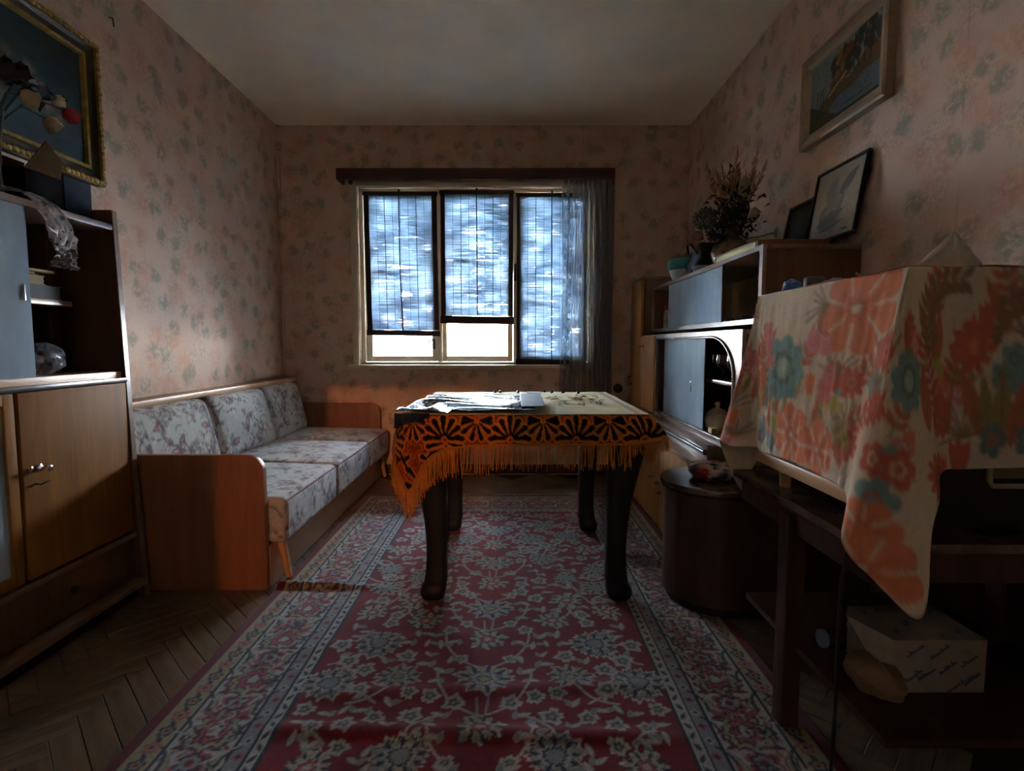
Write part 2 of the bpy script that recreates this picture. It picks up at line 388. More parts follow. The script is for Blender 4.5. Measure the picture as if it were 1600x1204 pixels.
M['redwood'] = wood('red_brown_veneer', (0.17, 0.062, 0.024), (0.25, 0.10, 0.042), 'z', 1.0, 0.38)
M['rail'] = wood('blond_rail', (0.36, 0.19, 0.075), (0.50, 0.29, 0.13), 'y', 1.0, 0.33)
M['mahogany'] = wood('dark_mahogany', (0.028, 0.010, 0.007), (0.065, 0.022, 0.014), 'z', 0.8, 0.30)
M['mahogany_top'] = wood('dark_mahogany_top', (0.05, 0.022, 0.015), (0.10, 0.045, 0.03), 'y', 0.8, 0.22, dust=0.35)
M['black_wood'] = plain('black_stained_wood', (0.008, 0.006, 0.006), 0.55, grain=0.2, spec=0.3)
M['chrome'] = plain('chrome', (0.75, 0.76, 0.78), 0.12, 1.0, grain=0.03)
M['iron'] = plain('dark_iron', (0.05, 0.045, 0.04), 0.4, 0.8)
M['win_glass'] = thin_glass('window_glass', (0.97, 0.98, 0.99), dust=0.02, refl=1.0)
M['cab_glass'] = thin_glass('dusty_window_tint_glass', (0.55, 0.65, 0.72), dust=0.5, dustcol=(0.52, 0.66, 0.77), refl=1.6)  # dust film tinted blue to carry the window light reflected in it
M['clear_glass'] = thin_glass('clear_glass', (0.93, 0.95, 0.95), dust=0.03, refl=2.2)
M['hall_sun_filter'] = thin_glass('hall_sun_filter', (0.049, 0.033, 0.0225), refl=1.0)  # invented tint that dims hall daylight and warms the sun
M['black'] = plain('black_plastic', (0.012, 0.012, 0.013), 0.35)
# ================================================================== STRUCTURE
XL, XR, YB, YF, ZC = -1.685, 1.275, 3.983, -0.55, 2.53
O0 = (0, 0, 0)
b = MB().box(-3.2, 3.2, -2.4, 4.3, -0.2, -0.012)
floor = struct(b.build('floor', M['subfloor'], origin=O0))
struct(MB().box(-3.2, 3.2, -2.4, 4.3, ZC, ZC+0.2).build('ceiling', M['plaster'], origin=O0))
struct(MB().box(XL-0.2, XL, YF-0.12, YB+0.3, -0.05, ZC).build('wall_left', M['wp_y'], origin=O0))
struct(MB().box(XR, XR+0.2, YF-0.12, YB+0.3, -0.05, ZC).build('wall_right', M['wp_y'], origin=O0))
WX0, WX1, WZ0, WZ1 = -1.125, 0.60, 0.815, 2.105
b = MB().box(XL, WX0, YB, YB+0.3, -0.05, ZC).box(WX1, XR, YB, YB+0.3, -0.05, ZC)
b.box(WX0, WX1, YB, YB+0.3, -0.05, WZ0).box(WX0, WX1, YB, YB+0.3, WZ1, ZC)
struct(b.build('wall_back', M['wp_x'], origin=O0))
# the wall behind the camera with its doorway, and the hall with a window the low evening sun comes through
DX0, DX1, DZ = -0.88, 0.26, 1.95
b = MB().box(XL-0.2, DX0, YF-0.12, YF, -0.05, ZC).box(DX1, XR+0.2, YF-0.12, YF, -0.05, ZC).box(DX0, DX1, YF-0.12, YF, DZ, ZC)
struct(b.build('wall_front', M['walnut'], origin=O0))  # unseen; dark veneer picked to cut light bounced back into the room
b = MB().box(DX0-0.07, DX0, YF, YF+0.02, 0, DZ+0.07).box(DX1, DX1+0.07, YF, YF+0.02, 0, DZ+0.07).box(DX0, DX1, YF, YF+0.02, DZ, DZ+0.07)
struct(b.build('trim_3', M['cream_paint'], origin=O0))
HY = -2.2
b = MB().box(-2.2, 2.2, HY-0.15, HY, -0.05, 0.93).box(-2.2, 2.2, HY-0.15, HY, 2.46, ZC)
b.box(-2.2, -0.72, HY-0.15, HY, 0.93, 2.46).box(0.62, 2.2, HY-0.15, HY, 0.93, 2.46)
b.box(-0.72, 0.62, HY-0.15, HY, 1.01, 1.17).box(-0.72, 0.08, HY-0.15, HY, 0.93, 1.01).box(0.2, 0.36, HY-0.15, HY, 0.93, 1.01).box(0.46, 0.62, HY-0.15, HY, 0.93, 1.01)  # two low gaps added so that sun patches fall on the rug
b.box(-0.08, -0.04, HY-0.15, HY, 1.17, 2.46)
struct(b.build('wall_hall_front', M['hall_low_bounce'], origin=O0))
struct(MB().box(-0.75, 0.65, HY-0.10, HY-0.094, 0.90, 2.48).build('hall_filter_pane', M['hall_sun_filter'], origin=O0))  # added filter across the unseen hall window, shapes the light coming in
struct(MB().box(-2.35, -2.2, HY-0.15, YF-0.12, -0.05, ZC).build('wall_hall_left', M['hall_low_bounce'], origin=O0))
struct(MB().box(2.2, 2.35, HY-0.15, YF-0.12, -0.05, ZC).build('wall_hall_right', M['hall_low_bounce'], origin=O0))
struct(MB().box(XL, XR, YB-0.014, YB, 0, 0.07).build('baseboard_back', M['valance'], bevel=0.004, origin=O0))
struct(MB().box(XL, XL+0.014, 2.1, YB, 0, 0.07).build('baseboard_left', M['valance'], bevel=0.004, origin=O0))
struct(MB().box(XL, XL+0.016, YB-0.016, YB, 0.07, ZC).build('trim_1', M['wp_x'], origin=O0))
struct(MB().box(XR-0.016, XR, YB-0.016, YB, 0.07, ZC).build('trim_2', M['wp_x'], origin=O0))

# parquet: herringbone blocks, each its own piece where the photograph shows bare floor; the rest joined
BW, BL, GAP = 0.062, 0.31, 0.0018
RUG = (-0.925, 0.765, 0.62, 3.36)
blk = MB().box(-BL/2+GAP/2, BL/2-GAP/2, -BW/2+GAP/2, BW/2-GAP/2, -0.012, 0.0).build('parquet_block', M['parquet'], floor, bevel=0.0012, seg=1)
bare = MB(); n_blk = 0; spots = []
for i in range(-60, 61):
    for k in range(-12, 13):
        for s in (0, 1):
            # herringbone at 45 degrees to the walls: step of one width along, zigzag columns
            ux, uy = i*BW + k*BL, i*BW - k*BL
            cx, cy, a = (ux+BL/2, uy+BW/2, 0) if s == 0 else (ux+BW/2, uy+BW+BL/2, 1)
            x = (cx-cy)*math.sqrt(.5); y = (cx+cy)*math.sqrt(.5)+1.6
            spots.append((x, y, R(45) if a == 0 else R(135)))
seen = set()
for x, y, a in spots:
    key = (round(x, 3), round(y, 3))
    if key in seen: continue
    seen.add(key)
    if not (XL+0.1 < x < XR-0.1 and YF+0.1 < y < YB-0.08): continue
    if RUG[0]+0.16 < x < RUG[1]-0.16 and RUG[2]+0.2 < y < RUG[3]-0.14: continue
    dz = rng.uniform(-0.0006, 0.0006)
    vis = (y > 3.2 and -1.05 < x < 0.95) or (-1.42 < x < -0.75 and 0.9 < y < 2.2) or (-1.05 < x < -0.85 and y >= 2.2) or (0.6 < x < 1.0 and 1.0 < y < 1.9)
    if vis and n_blk < 290:
        o = blk if n_blk == 0 else blk.copy()
        if n_blk: COL.objects.link(o); o.parent = floor
        o.location = (x, y, dz); o.rotation_euler = (rng.uniform(-.002, .002), rng.uniform(-.001, .001), a); n_blk += 1
    else:
        bare.obox((x, y, -0.006+dz), (BL-GAP, BW-GAP, 0.012), Matrix.Rotation(a, 3, 'Z'))
stuff(bare.build('parquet_blocks', M['parquet'], floor))

# ------------------------------------------------------------------ window
b = MB()
YW = 4.075
b.box(WX0, WX0+0.03, YW-0.04, YW+0.06, WZ0, WZ1).box(WX1-0.03, WX1, YW-0.04, YW+0.06, WZ0, WZ1)
b.box(WX0, WX1, YW-0.04, YW+0.06, WZ1-0.03, WZ1).box(WX0, WX1, YW-0.04, YW+0.06, WZ0, WZ0+0.02)
win = struct(b.build('window_1', M['cream_paint'], bevel=0.003, seg=1, origin=O0))
for x in (-0.54, 0.025): MB().box(x-0.016, x+0.016, YW-0.045, YW+0.06, WZ0+0.02, WZ1-0.03).build('mullion', M['cream_paint'], win, bevel=0.004)
b = MB().box(WX0-0.045, WX0, YB-0.018, YB+0.02, WZ0-0.02, WZ1+0.03).box(WX1, WX1+0.045, YB-0.018, YB+0.02, WZ0-0.02, WZ1+0.03).box(WX0, WX1, YB-0.018, YB+0.02, WZ1, WZ1+0.03)
b.build('window_casing', M['cream_paint'], win, bevel=0.004)
MB().box(WX0-0.075, WX1+0.075, YB-0.055, YW-0.02, WZ0-0.028, WZ0+0.001).build('window_sill', M['cream_paint'], win, bevel=0.006)
for x0, x1, sl, sr in ((-1.093, -0.558, 0.048, 0.042), (-0.522, 0.007, 0.034, 0.042), (0.043, 0.568, 0.042, 0.042)):
    z0, z1 = WZ0+0.022, WZ1-0.032
    b = MB().box(x0, x0+sl, YW-0.025, YW+0.02, z0, z1).box(x1-sr, x1, YW-0.025, YW+0.02, z0, z1)
    b.box(x0+sl, x1-sr, YW-0.025, YW+0.02, z0, z0+0.042).box(x0+sl, x1-sr, YW-0.025, YW+0.02, z1-0.05, z1)
    s = b.build('sash', M['cream_paint'], win, bevel=0.004)
    MB().box(x0+sl-0.004, x1-sr+0.004, YW-0.004, YW, z0+0.038, z1-0.046).build('pane', M['win_glass'], s)
h = MB().box(-0.590, -0.575, YW-0.034, YW-0.025, 0.93, 1.01).tube([(-0.583, YW-0.03, 1.0), (-0.583, YW-0.06, 1.0), (-0.625, YW-0.065, 0.985)], 0.006, 8)
h.build('window_handle', M['iron'], win, smooth=True)
h = MB().box(0.016, 0.032, YW-0.056, YW-0.045, 1.44, 1.56).tube([(0.024, YW-0.05, 1.5), (0.024, YW-0.085, 1.5), (0.022, YW-0.09, 1.43)], 0.008, 8)
h.build('window_handle', M['iron'], win, smooth=True)

# ------------------------------------------------------------------ outside: ground, two houses across, a tree, two added sky-blocking trees
struct(MB().box(-60, 60, 4.4, 90, -5.2, -5.0).build('ground_outside', plain('pale_ground', (0.74, 0.72, 0.68), 0.9), origin=O0))
mw = plain('white_render', (0.80, 0.80, 0.78), 0.9); mr = plain('orange_roof_tiles', (0.45, 0.16, 0.05), 0.8, grain=0.3, scale=3)
t = thing('house', 'white rendered house with orange tiled roof outside the window', 'house', (-7.2, 27, -5))
MB().box(-11.5, -3.6, 24, 30, -5, 1.75).build('wall', mw, t)
b = MB().add([(-12, 23.5, 1.7), (-3.2, 23.5, 1.7), (-3.2, 30.5, 1.7), (-12, 30.5, 1.7), (-10.2, 27, 3.1), (-4.9, 27, 3.1)],
             [(0,1,5,4), (1,2,5), (2,3,4,5), (3,0,4), (3,2,1,0)]); b.build('roof', mr, t)
t = thing('apartment_block', 'long pale apartment block outside behind the leafy tree', 'building', (4, 37, -5))
MB().box(-4.5, 13, 34, 40, -5, 2.0).build('wall', mw, t); MB().box(-4.8, 13.3, 33.7, 40.3, 2.0, 2.25).build('roof', mw, t)
mleaf = plain('grey_green_leaves', (0.20, 0.23, 0.20), 0.6, grain=0.4, scale=3)
mbark = plain('tree_bark', (0.07, 0.05, 0.035), 0.9)
def tree(label, tx, ty, clusters, nleaf, s0, s1):
    t = thing('tree', label, 'tree', (tx, ty, -5), 'trees outside the window')
    b = MB().tube([(tx, ty, -5), (tx+.02, ty, 0), (tx-.05, ty, 2.4), (tx-.4, ty+.1, 4.2), (tx-.6, ty, 6)], [0.2, 0.16, 0.13, 0.09, 0.04], 10)
    for k in range(9):
        a = rng.uniform(0, 6.28); z = rng.uniform(2.2, 4.5)
        b.tube([(tx-.1, ty, z), (tx-.1+math.cos(a)*1.0, ty+math.sin(a)*0.7, z+0.6), (tx-.1+math.cos(a)*2.2, ty+math.sin(a)*1.3, z+0.5)], [0.06, 0.04, 0.012], 6)
    b.build('trunk', mbark, t, smooth=True)
    b = MB()
    for cx, cy, cz, rad in clusters:
        for q in range(nleaf):
            p = Vector((rng.gauss(0, 1), rng.gauss(0, 1), rng.gauss(0, 0.8))).normalized()*rad*rng.random()**0.4+Vector((cx, cy, cz))
            rot = Matrix.Rotation(rng.uniform(0, 6.28), 3, Vector((rng.random(), rng.random(), rng.random()+.01)).normalized())
            s = rng.uniform(s0, s1)
            b.add([p+rot@Vector(c) for c in ((-s, 0, 0), (0, -s*.55, 0.01), (s, 0, 0), (0, s*.55, 0.01))], [(0, 1, 2, 3)])
    stuff(b.build('foliage', mleaf, t))
cl = []
for k in range(95):
    cx, cy, cz = rng.uniform(-2.6, 3.2), rng.uniform(9.0, 11.4), rng.uniform(1.75, 5.2)
    if cx < -0.9 and cz < 3.1: continue
    if abs(cx+0.75) < 0.28 and cz < 3.4 and rng.random() < 0.8: continue
    cl.append((cx, cy, cz, rng.uniform(0.3, 0.6)))
tree('bushy tree with dense hanging foliage outside, trunk behind the longest blind', 0.95, 10.2, cl, 85, .04, .075)
for lb, tx in (('dense tree added outside to block sky light, on the sofa wall side', -4.2), ('dense tree added outside to block sky light, on the lace curtain side', 5.0)):  # added crowns that keep sky light off the near floor
    cl = [(rng.uniform(tx-3.2, tx+3.2), rng.uniform(8.8, 11.6), rng.uniform(3.5, 7.2), rng.uniform(.5, .85)) for k in range(85)]
    tree(lb, tx, 10.4, cl, 75, .08, .14)
# ------------------------------------------------------------------ reed blinds
def reed_mat():
    m, nt, b, out = new_mat('split_reed'); n = noise_n(nt, texco(nt, (3, 60, 60)), 6, 4)
    c = ramp(nt, n.outputs[0], [(0.3, (0.42, 0.36, 0.26)), (0.7, (0.62, 0.56, 0.44))]); nt.links.new(c, b.inputs['Base Color']); b.inputs['Roughness'].default_value = 0.6
    tl = nt.nodes.new('ShaderNodeBsdfTranslucent'); n5 = noise_n(nt, texco(nt, (2.5, 1, 190)), 1.6, 3, 0.75); n6 = noise_n(nt, texco(nt, (2, 1, 3)), 2.0, 2)
    f5 = math_n(nt, 'ADD', math_n(nt, 'MULTIPLY', n5.outputs[0], 0.7), math_n(nt, 'MULTIPLY', n6.outputs[0], 0.4))
    nt.links.new(ramp(nt, f5, [(0.42, (0.012, 0.026, 0.045)), (0.54, (0.08, 0.125, 0.17)), (0.68, (0.30, 0.37, 0.42))]), tl.inputs[0])  # sky blue and streaky backlight are put into the translucent colour
    mx = nt.nodes.new('ShaderNodeMixShader'); mx.inputs[0].default_value = 0.75
    nt.links.new(b.outputs[0], mx.inputs[1]); nt.links.new(tl.outputs[0], mx.inputs[2]); tp = nt.nodes.new('ShaderNodeBsdfTransparent'); m3 = nt.nodes.new('ShaderNodeMixShader')
    n2 = noise_n(nt, texco(nt, (8, 8, 60)), 3, 3); nt.links.new(ramp(nt, n2.outputs[0], [(0.35, (0.014,)*3), (0.7, (0.055,)*3)]), m3.inputs[0])
    nt.links.new(mx.outputs[0], m3.inputs[1]); nt.links.new(tp.outputs[0], m3.inputs[2]); nt.links.new(m3.outputs[0], out.inputs[0]); return m
M['reed'] = reed_mat(); M['tape'] = plain('brown_blind_tape', (0.050, 0.026, 0.018), 0.85, grain=0.3, scale=60); M['string'] = plain('dark_string', (0.025, 0.022, 0.03), 0.9)
def blind(label, x0, x1, z0, z1, hem, cordx, lean=0.0, lw=0.036):
    y = 4.018
    t = thing('reed_blind', label, 'blind', ((x0+x1)/2, y, z0), 'reed blinds hanging on the window sashes')
    def X(x, z): return x+lean*(z1-z)/(z1-z0)
    b = MB(); z = z1-0.02; odd = False
    while z > z0+hem:
        th = rng.uniform(0.0044, 0.0054); ti = rng.uniform(-0.0004, 0.0004); xm = rng.uniform(0.3, 0.7); sg = rng.uniform(-0.0004, 0.0004)
        w = x1-x0; P = []
        for u, dz in ((0, -ti), (.13, 0), (.26, sg), (.4, 0), (xm*.2+.4, -sg), (.7, 0), (.85, sg), (1, ti)):
            xx = X(x0+w*u, z); P.append((xx, dz+0.0022*math.sin(xx*13+z*31+1.3*math.sin(z*17))+0.0012*math.sin(xx*37-z*55)))
        vs = []
        for xx, dz in P:
            for ya, za in ((-.001, -th/2), (.001, -th/2), (.001, th/2), (-.001, th/2)): vs.append((xx, y+ya+(.0022 if odd else 0), z+dz+za))
        fs = [(i*4+k, i*4+(k+1) % 4, i*4+4+(k+1) % 4, i*4+4+k) for i in range(7) for k in range(4)]
        b.add(vs, fs); z -= 0.0042+rng.uniform(-.0002, .0002); odd = not odd
        if rng.random() < 0.014: z -= 0.0007
    stuff(b.build('reeds', M['reed'], t))
    for s, xa in ((0, x0), (1, x1-lw)):
        MB().add([(X(xa, z1), y-.004, z1), (X(xa+lw, z1), y-.004, z1), (X(xa+lw, z0+hem), y-.004, z0+hem), (X(xa, z0+hem), y-.004, z0+hem),
                  (X(xa, z1), y+.004, z1), (X(xa+lw, z1), y+.004, z1), (X(xa+lw, z0+hem), y+.004, z0+hem), (X(xa, z0+hem), y+.004, z0+hem)],
                 [(0,1,2,3), (7,6,5,4), (0,4,5,1), (1,5,6,2), (2,6,7,3), (3,7,4,0)]).build('side_tape', M['tape'], t)
    MB().obox(((x0+x1)/2+lean, y-0.002, z0+hem/2), (x1-x0+0.012, 0.014, hem), Matrix.Rotation(R(0.9), 3, 'Y')).build('bottom_bar', M['tape'], t, bevel=0.004)
    MB().box(x0-0.006, x1+0.006, y-0.01, y+0.006, z1-0.022, z1+0.006).build('top_bar', M['tape'], t, bevel=0.003)
    b = MB(); n = 7
    for k in range(1, n+1):
        xx = x0+lw+(x1-x0-2*lw)*k/(n+1)
        b.tube([(X(xx, z1), y-.004, z1-.01), (X(xx, z0), y-.004, z0+hem)], 0.0022 if k in (2, 6) else 0.0012, 4)
    stuff(b.build('warp_strings', M['string'], t))
    cx = x0+(x1-x0)*cordx
    MB().tube([(X(cx, z1)-.003, y-.008, z1+0.02), (X(cx, z1), y-.008, (z0+z1)/2), (X(cx, z0)+.002, y-.008, z0+hem*.5)], 0.0045, 6).build('pull_cord', M['string'], t)
    MB().ball((cx, y-.006, z1+0.012), 0.010).build('cord_knob', M['string'], t, smooth=True)
blind('brown taped reed blind with orange glow low in it, over the first sash', -1.085, -0.552, 1.030, 2.07, 0.040, 0.49, 0.012)
blind('shortest reed blind with the widest brown hem, over the middle sash', -0.523, 0.010, 1.117, 2.08, 0.058, 0.50, -0.002, 0.032)
blind('longest reed blind, reaching the sill beside the lace curtain', 0.035, 0.55, 0.806, 2.06, 0.050, 0.5, 0.0, 0.022)

# ------------------------------------------------------------------ pelmet and lace curtain
t = thing('curtain_pelmet', 'dark red-brown wooden curtain pelmet board above the window', 'pelmet', (-0.25, 3.92, 2.12))
MB().box(-1.225, 0.718, 3.838, 3.855, 2.112, 2.188).build('front_board', M['valance'], t, bevel=0.003)
MB().box(-1.225, 0.718, 3.855, 3.98, 2.174, 2.188).build('top_board', M['valance'], t)
MB().box(-1.225, -1.207, 3.855, 3.98, 2.112, 2.174).build('end_board', M['valance'], t); MB().box(0.70, 0.718, 3.855, 3.98, 2.09, 2.174).build('end_board', M['valance'], t)
MB().ball((-1.14, 3.895, 2.107), 0.016).build('rail_end', M['black'], t, smooth=True)
def lace_mat():
    m, nt, b, out = new_mat('lace'); b.inputs['Base Color'].default_value = (0.30, 0.28, 0.26, 1); b.inputs['Roughness'].default_value = 0.9
    tl = nt.nodes.new('ShaderNodeBsdfTranslucent'); tl.inputs[0].default_value = (0.30, 0.31, 0.33, 1)
    m1 = nt.nodes.new('ShaderNodeMixShader'); m1.inputs[0].default_value = 0.5; nt.links.new(b.outputs[0], m1.inputs[1]); nt.links.new(tl.outputs[0], m1.inputs[2])
    at = nt.nodes.new('ShaderNodeAttribute'); at.attribute_name = 'paint'
    tr = nt.nodes.new('ShaderNodeBsdfTransparent'); mx = nt.nodes.new('ShaderNodeMixShader')
    nt.links.new(at.outputs['Color'], mx.inputs[0]); nt.links.new(tr.outputs[0], mx.inputs[1]); nt.links.new(m1.outputs[0], mx.inputs[2]); nt.links.new(mx.outputs[0], out.inputs[0]); return m
cv = Canvas(0.80, 2.1, 0.004, (0.50,)*3); cv.a[:] = (0.42+0.34*np.clip(cv.X/0.4, 0, 1))[..., None]
for k in range(70):
    cx = 0.06 if k < 26 else rng.uniform(0.02, 0.8); cy = 0.08*k if k < 26 else rng.uniform(0, 2.1)
    cv.flower(cx, cy, rng.uniform(0.022, 0.036), 5, [(1, (0.85,)*3), (0.55, (0.45,)*3), (0.3, (0.9,)*3)], rng.uniform(0, 3))
    cv.leaf(cx+0.03, cy+0.03, 0.06, 0.02, rng.uniform(0, 6), (0.8,)*3)
cv.rect(0.0, 0.012, 0, 2.1, (0.75,)*3)
nu, nv = 160, 130
u = np.linspace(0, 1, nu)[None, :].repeat(nv, 0); v = np.linspace(0, 1, nv)[:, None].repeat(nu, 1)
fold = np.cumsum(1.0+0.8*np.sin(u*9)+0*u, axis=1); fold /= fold[:, -1:]
amp = 0.010+0.020*u**0.7
xx = 0.352+0.366*(u**0.9) + 0.008*np.sin(v*5+u*8) + 0.01*v*(u-0.4)
yy = 3.890+amp*np.sin(u*2*np.pi*9.5+1.2*np.sin(v*3))
zz = 2.165-v*1.93 + 0.01*np.sin(u*30)
lace = grid_obj('lace_curtain', np.stack([xx, yy, zz], -1), lace_mat(), cols=cv.sample(u*0.78, v*2.08))
tag(lace, 'grey floral lace curtain gathered at the window end beside the wall unit', 'curtain')
# ================================================================== RUG
RED, RED2 = lin((0.42, 0.06, 0.105)), lin((0.34, 0.05, 0.095)); CREAM, GREY, NAVY, OLIVE, ROSE = lin((0.58, 0.57, 0.535)), lin((0.44, 0.45, 0.455)), lin((0.15, 0.15, 0.22)), lin((0.52, 0.49, 0.38)), lin((0.55, 0.25, 0.28))
rx0, rx1, ry0, ry1 = RUG
W, H = rx1-rx0, ry1-ry0
cv = Canvas(W, H, 0.0042, RED)
def ring(d0, d1, col):
    cv.rect(d0, W-d0, d0, d1, col); cv.rect(d0, W-d0, H-d1, H-d0, col); cv.rect(d0, d1, d0, H-d0, col); cv.rect(W-d1, W-d0, d0, H-d0, col)
ring(0, 0.034, RED2); ring(0.034, 0.096, OLIVE); ring(0.096, 0.104, NAVY); ring(0.104, 0.262, CREAM); ring(0.262, 0.270, NAVY); ring(0.270, 0.302, GREY); ring(0.302, 0.309, NAVY); ring(0.309, 0.336, CREAM); ring(0.336, 0.343, NAVY)
def along(d, step, fn):
    """repeat a motif along the border centre line at distance d"""
    n = int(round((H-2*d)/step)); s = (H-2*d)/n
    for k in range(n):
        y = d+s*(k+.5); fn(d, y, math.pi/2, k); fn(W-d, y, math.pi/2, k)
    n = int(round((W-2*d)/step)); s = (W-2*d)/n
    for k in range(n):
        x = d+s*(k+.5); fn(x, d, 0, k); fn(x, H-d, 0, k)
def main_motif(x, y, a, k):
    c, s = math.cos(a), math.sin(a)
    P = lambda p, q: (x+p*c-q*s, y+p*s+q*c)
    if k % 2 == 0:
        cv.flower(x, y, 0.068, 8, [(1, NAVY), (0.88, OLIVE), (0.66, NAVY), (0.56, ROSE), (0.34, NAVY), (0.24, CREAM)], a, 0.26, 0.85, rag=.12)
    else:
        cv.flower(x, y, 0.046, 6, [(1, ROSE), (0.75, NAVY), (0.55, GREY), (0.25, RED)], a, 0.3)
        for s1 in (-1, 1):
            cv.leaf(*P(0.0, 0.058*s1), 0.055, 0.024, a+0.3*s1, OLIVE, NAVY); 
    for s1 in (-1, 1):
        cv.leaf(*P(0.062, 0.045*s1), 0.07, 0.022, a+0.9*s1, ROSE, NAVY); cv.leaf(*P(0.075, 0.018*s1), 0.05, 0.016, a-0.6*s1, NAVY)
        cv.curve(*P(-0.03, 0.066*s1), a-0.2*s1, 0.09, 1.2*s1, 0.007, NAVY)
        cv.leaf(*P(-0.055, 0.055*s1), 0.035, 0.016, a+1.9*s1, RED, NAVY)
along(0.183, 0.105, main_motif)
along(0.286, 0.05, lambda x, y, a, k: (cv.flower(x, y, 0.013, 4, [(1, ROSE if k % 2 else CREAM), (0.5, NAVY)], a, 0.4)))
along(0.065, 0.055, lambda x, y, a, k: (cv.flower(x, y, 0.022, 5, [(1, ROSE if k % 2 else NAVY), (0.6, OLIVE), (0.35, RED)], a, 0.35), cv.leaf(x+.027*math.cos(a), y+.027*math.sin(a), 0.03, 0.012, a+.7, NAVY)))
along(0.322, 0.036, lambda x, y, a, k: cv.leaf(x, y, 0.030, 0.012, a+(0.5 if k % 2 else -0.5), NAVY))
rb = random.Random(31)
for k in range(1500):      # fine arabesque filling the main border
    q = rb.random(); d_ = rb.uniform(.110, .256); e_ = rb.uniform(.11, 1)
    x, y = (d_, e_*H) if q < .4 else (W-d_, e_*H) if q < .8 else (e_*W, d_) if q < .9 else (e_*W, H-d_)
    if not (.11 < x < W-.11 and .11 < y < H-.11): continue
    if k % 3 == 0: cv.curve(x, y, rb.uniform(0, 6.28), rb.uniform(.02, .045), rb.uniform(-4, 4), .0045, NAVY if k % 2 else CREAM, 6)
    else: cv.leaf(x, y, rb.uniform(.014, .03), rb.uniform(.007, .012), rb.uniform(0, 6.28), [NAVY, GREY, CREAM, OLIVE, ROSE][k % 5], al=.9)
fx0, fx1, fy0, fy1 = 0.345, W-0.345, 0.345, H-0.345; mid = W/2
placed = []
def sym(fn, x, y, *a):
    fn(x, y, 1, *a)
    if abs(x-mid) > 0.02: fn(W-x, y, -1, *a)
def palmette(x, y, s, r, kind, rot):
    rot = rot if s > 0 else math.pi-rot
    if kind == 0: cv.flower(x, y, r, 9, [(1, CREAM), (0.90, GREY), (0.80, CREAM), (0.62, NAVY), (0.54, GREY), (0.40, CREAM), (0.30, NAVY), (0.22, OLIVE)], 0.0, 0.34, 1.25, 0.7, ang=rot, rag=.13)
    elif kind == 1: cv.flower(x, y, r, 7, [(1, NAVY), (0.94, CREAM), (0.74, OLIVE), (0.66, CREAM), (0.45, NAVY), (0.38, ROSE), (0.2, CREAM)], 0.3, 0.38, 1.15, 0.8, ang=rot, rag=.15)
    else: cv.flower(x, y, r, 12, [(1, CREAM), (0.84, NAVY), (0.76, GREY), (0.58, CREAM), (0.44, NAVY), (0.34, GREY)], 0.1, 0.26, 1.0, 0.6, ang=rot, rag=.12)
    if r > 0.055:
        for k in range(9):
            a = rot+k*0.7; cv.leaf(x+r*0.72*math.cos(a), y+r*0.6*math.sin(a), r*0.42, r*0.16, a, NAVY)
            cv.leaf(x+r*0.72*math.cos(a+.35), y+r*0.6*math.sin(a+.35), r*0.3, r*0.12, a, OLIVE)
def small(x, y, s, r, rot): cv.flower(x, y, r, 5, [(1, CREAM), (0.62, GREY), (0.42, NAVY), (0.25, OLIVE)], rot*s, 0.35, rag=.14)
def vine(x, y, s, a, L, bd):
    a = a if s > 0 else math.pi-a
    ex, ey, ea = cv.curve(x, y, a, L, bd*s, 0.0065, CREAM, 14)
    for k in (0.35, 0.7):
        px = x+(ex-x)*k; py = y+(ey-y)*k; cv.leaf(px, py, 0.045, 0.02, a+1.0, CREAM, GREY); cv.leaf(px, py+.02, 0.04, 0.017, a-0.9, GREY, CREAM)
yy = fy0+0.1; k = 0
while yy < fy1:      # centre column of big palmettes with stalks
    for s in (-1, 1):
        if k % 2: cv.line([(mid-0.010*s, yy+.05), (mid-0.016*s, yy+0.12)], 0.005, CREAM)
        cv.curve(mid, yy+0.05, math.pi/2-1.2*s, 0.26, 1.3*s, 0.0065, CREAM, 14)
    palmette(mid, yy, 1, 0.088 if k % 2 == 0 else 0.066, k % 2, 0); placed.append((mid, yy, 0.11))
    for s in (-1, 1): small(mid+s*0.075, yy+0.10, s, 0.024, 0.3)
    yy += 0.205; k += 1
r2 = random.Random(5); tries = 0
while tries < 1500:
    tries += 1
    x, y = r2.uniform(fx0+0.03, mid), r2.uniform(fy0+0.03, fy1-0.03); big = tries < 260
    r = r2.uniform(0.058, 0.082) if big else r2.uniform(0.018, 0.036)
    if x+r > mid-0.02 and big: continue
    if x-r*.8 < fx0 or y-r < fy0 or y+r > fy1: continue
    if any((x-a)**2+(y-c)**2 < (r*(1.0 if big else .95)+q*(.95 if big else .78)+(0.022 if big else 0.002))**2 for a, c, q in placed): continue
    placed.append((x, y, r))
    rot = r2.uniform(-1.5, 1.5); kind = r2.randrange(3)
    if big:
        va, vl, vb = r2.uniform(0, 6.28), r2.uniform(0.14, 0.24), r2.uniform(-2.2, 2.2)
        sym(lambda X, Y, s: vine(X, Y, s, va, vl, vb), x, y); sym(lambda X, Y, s: palmette(X, Y, s, r, kind, rot), x, y)
    elif r > 0.026: sym(lambda X, Y, s: small(X, Y, s, r, rot), x, y)
    else: sym(lambda X, Y, s: (cv.leaf(X, Y, r*2.1, r*0.9, rot*s, CREAM, GREY), cv.leaf(X+r*s, Y, r*1.6, r*0.8, rot*s+1.2, GREY, CREAM)), x, y)
cv.speckle(0.10)
X, Y = cv.X+rx0, cv.Y+ry0
def ridge(x, y, x0, x1, y0, slope, hgt, wid):
    c = y0+slope*(x-x0); e = np.clip((x-x0+0.06)/0.1, 0, 1)*np.clip((x1-x)/0.25, 0, 1); d = (y-c)/wid
    return hgt*e*np.exp(-d*d)
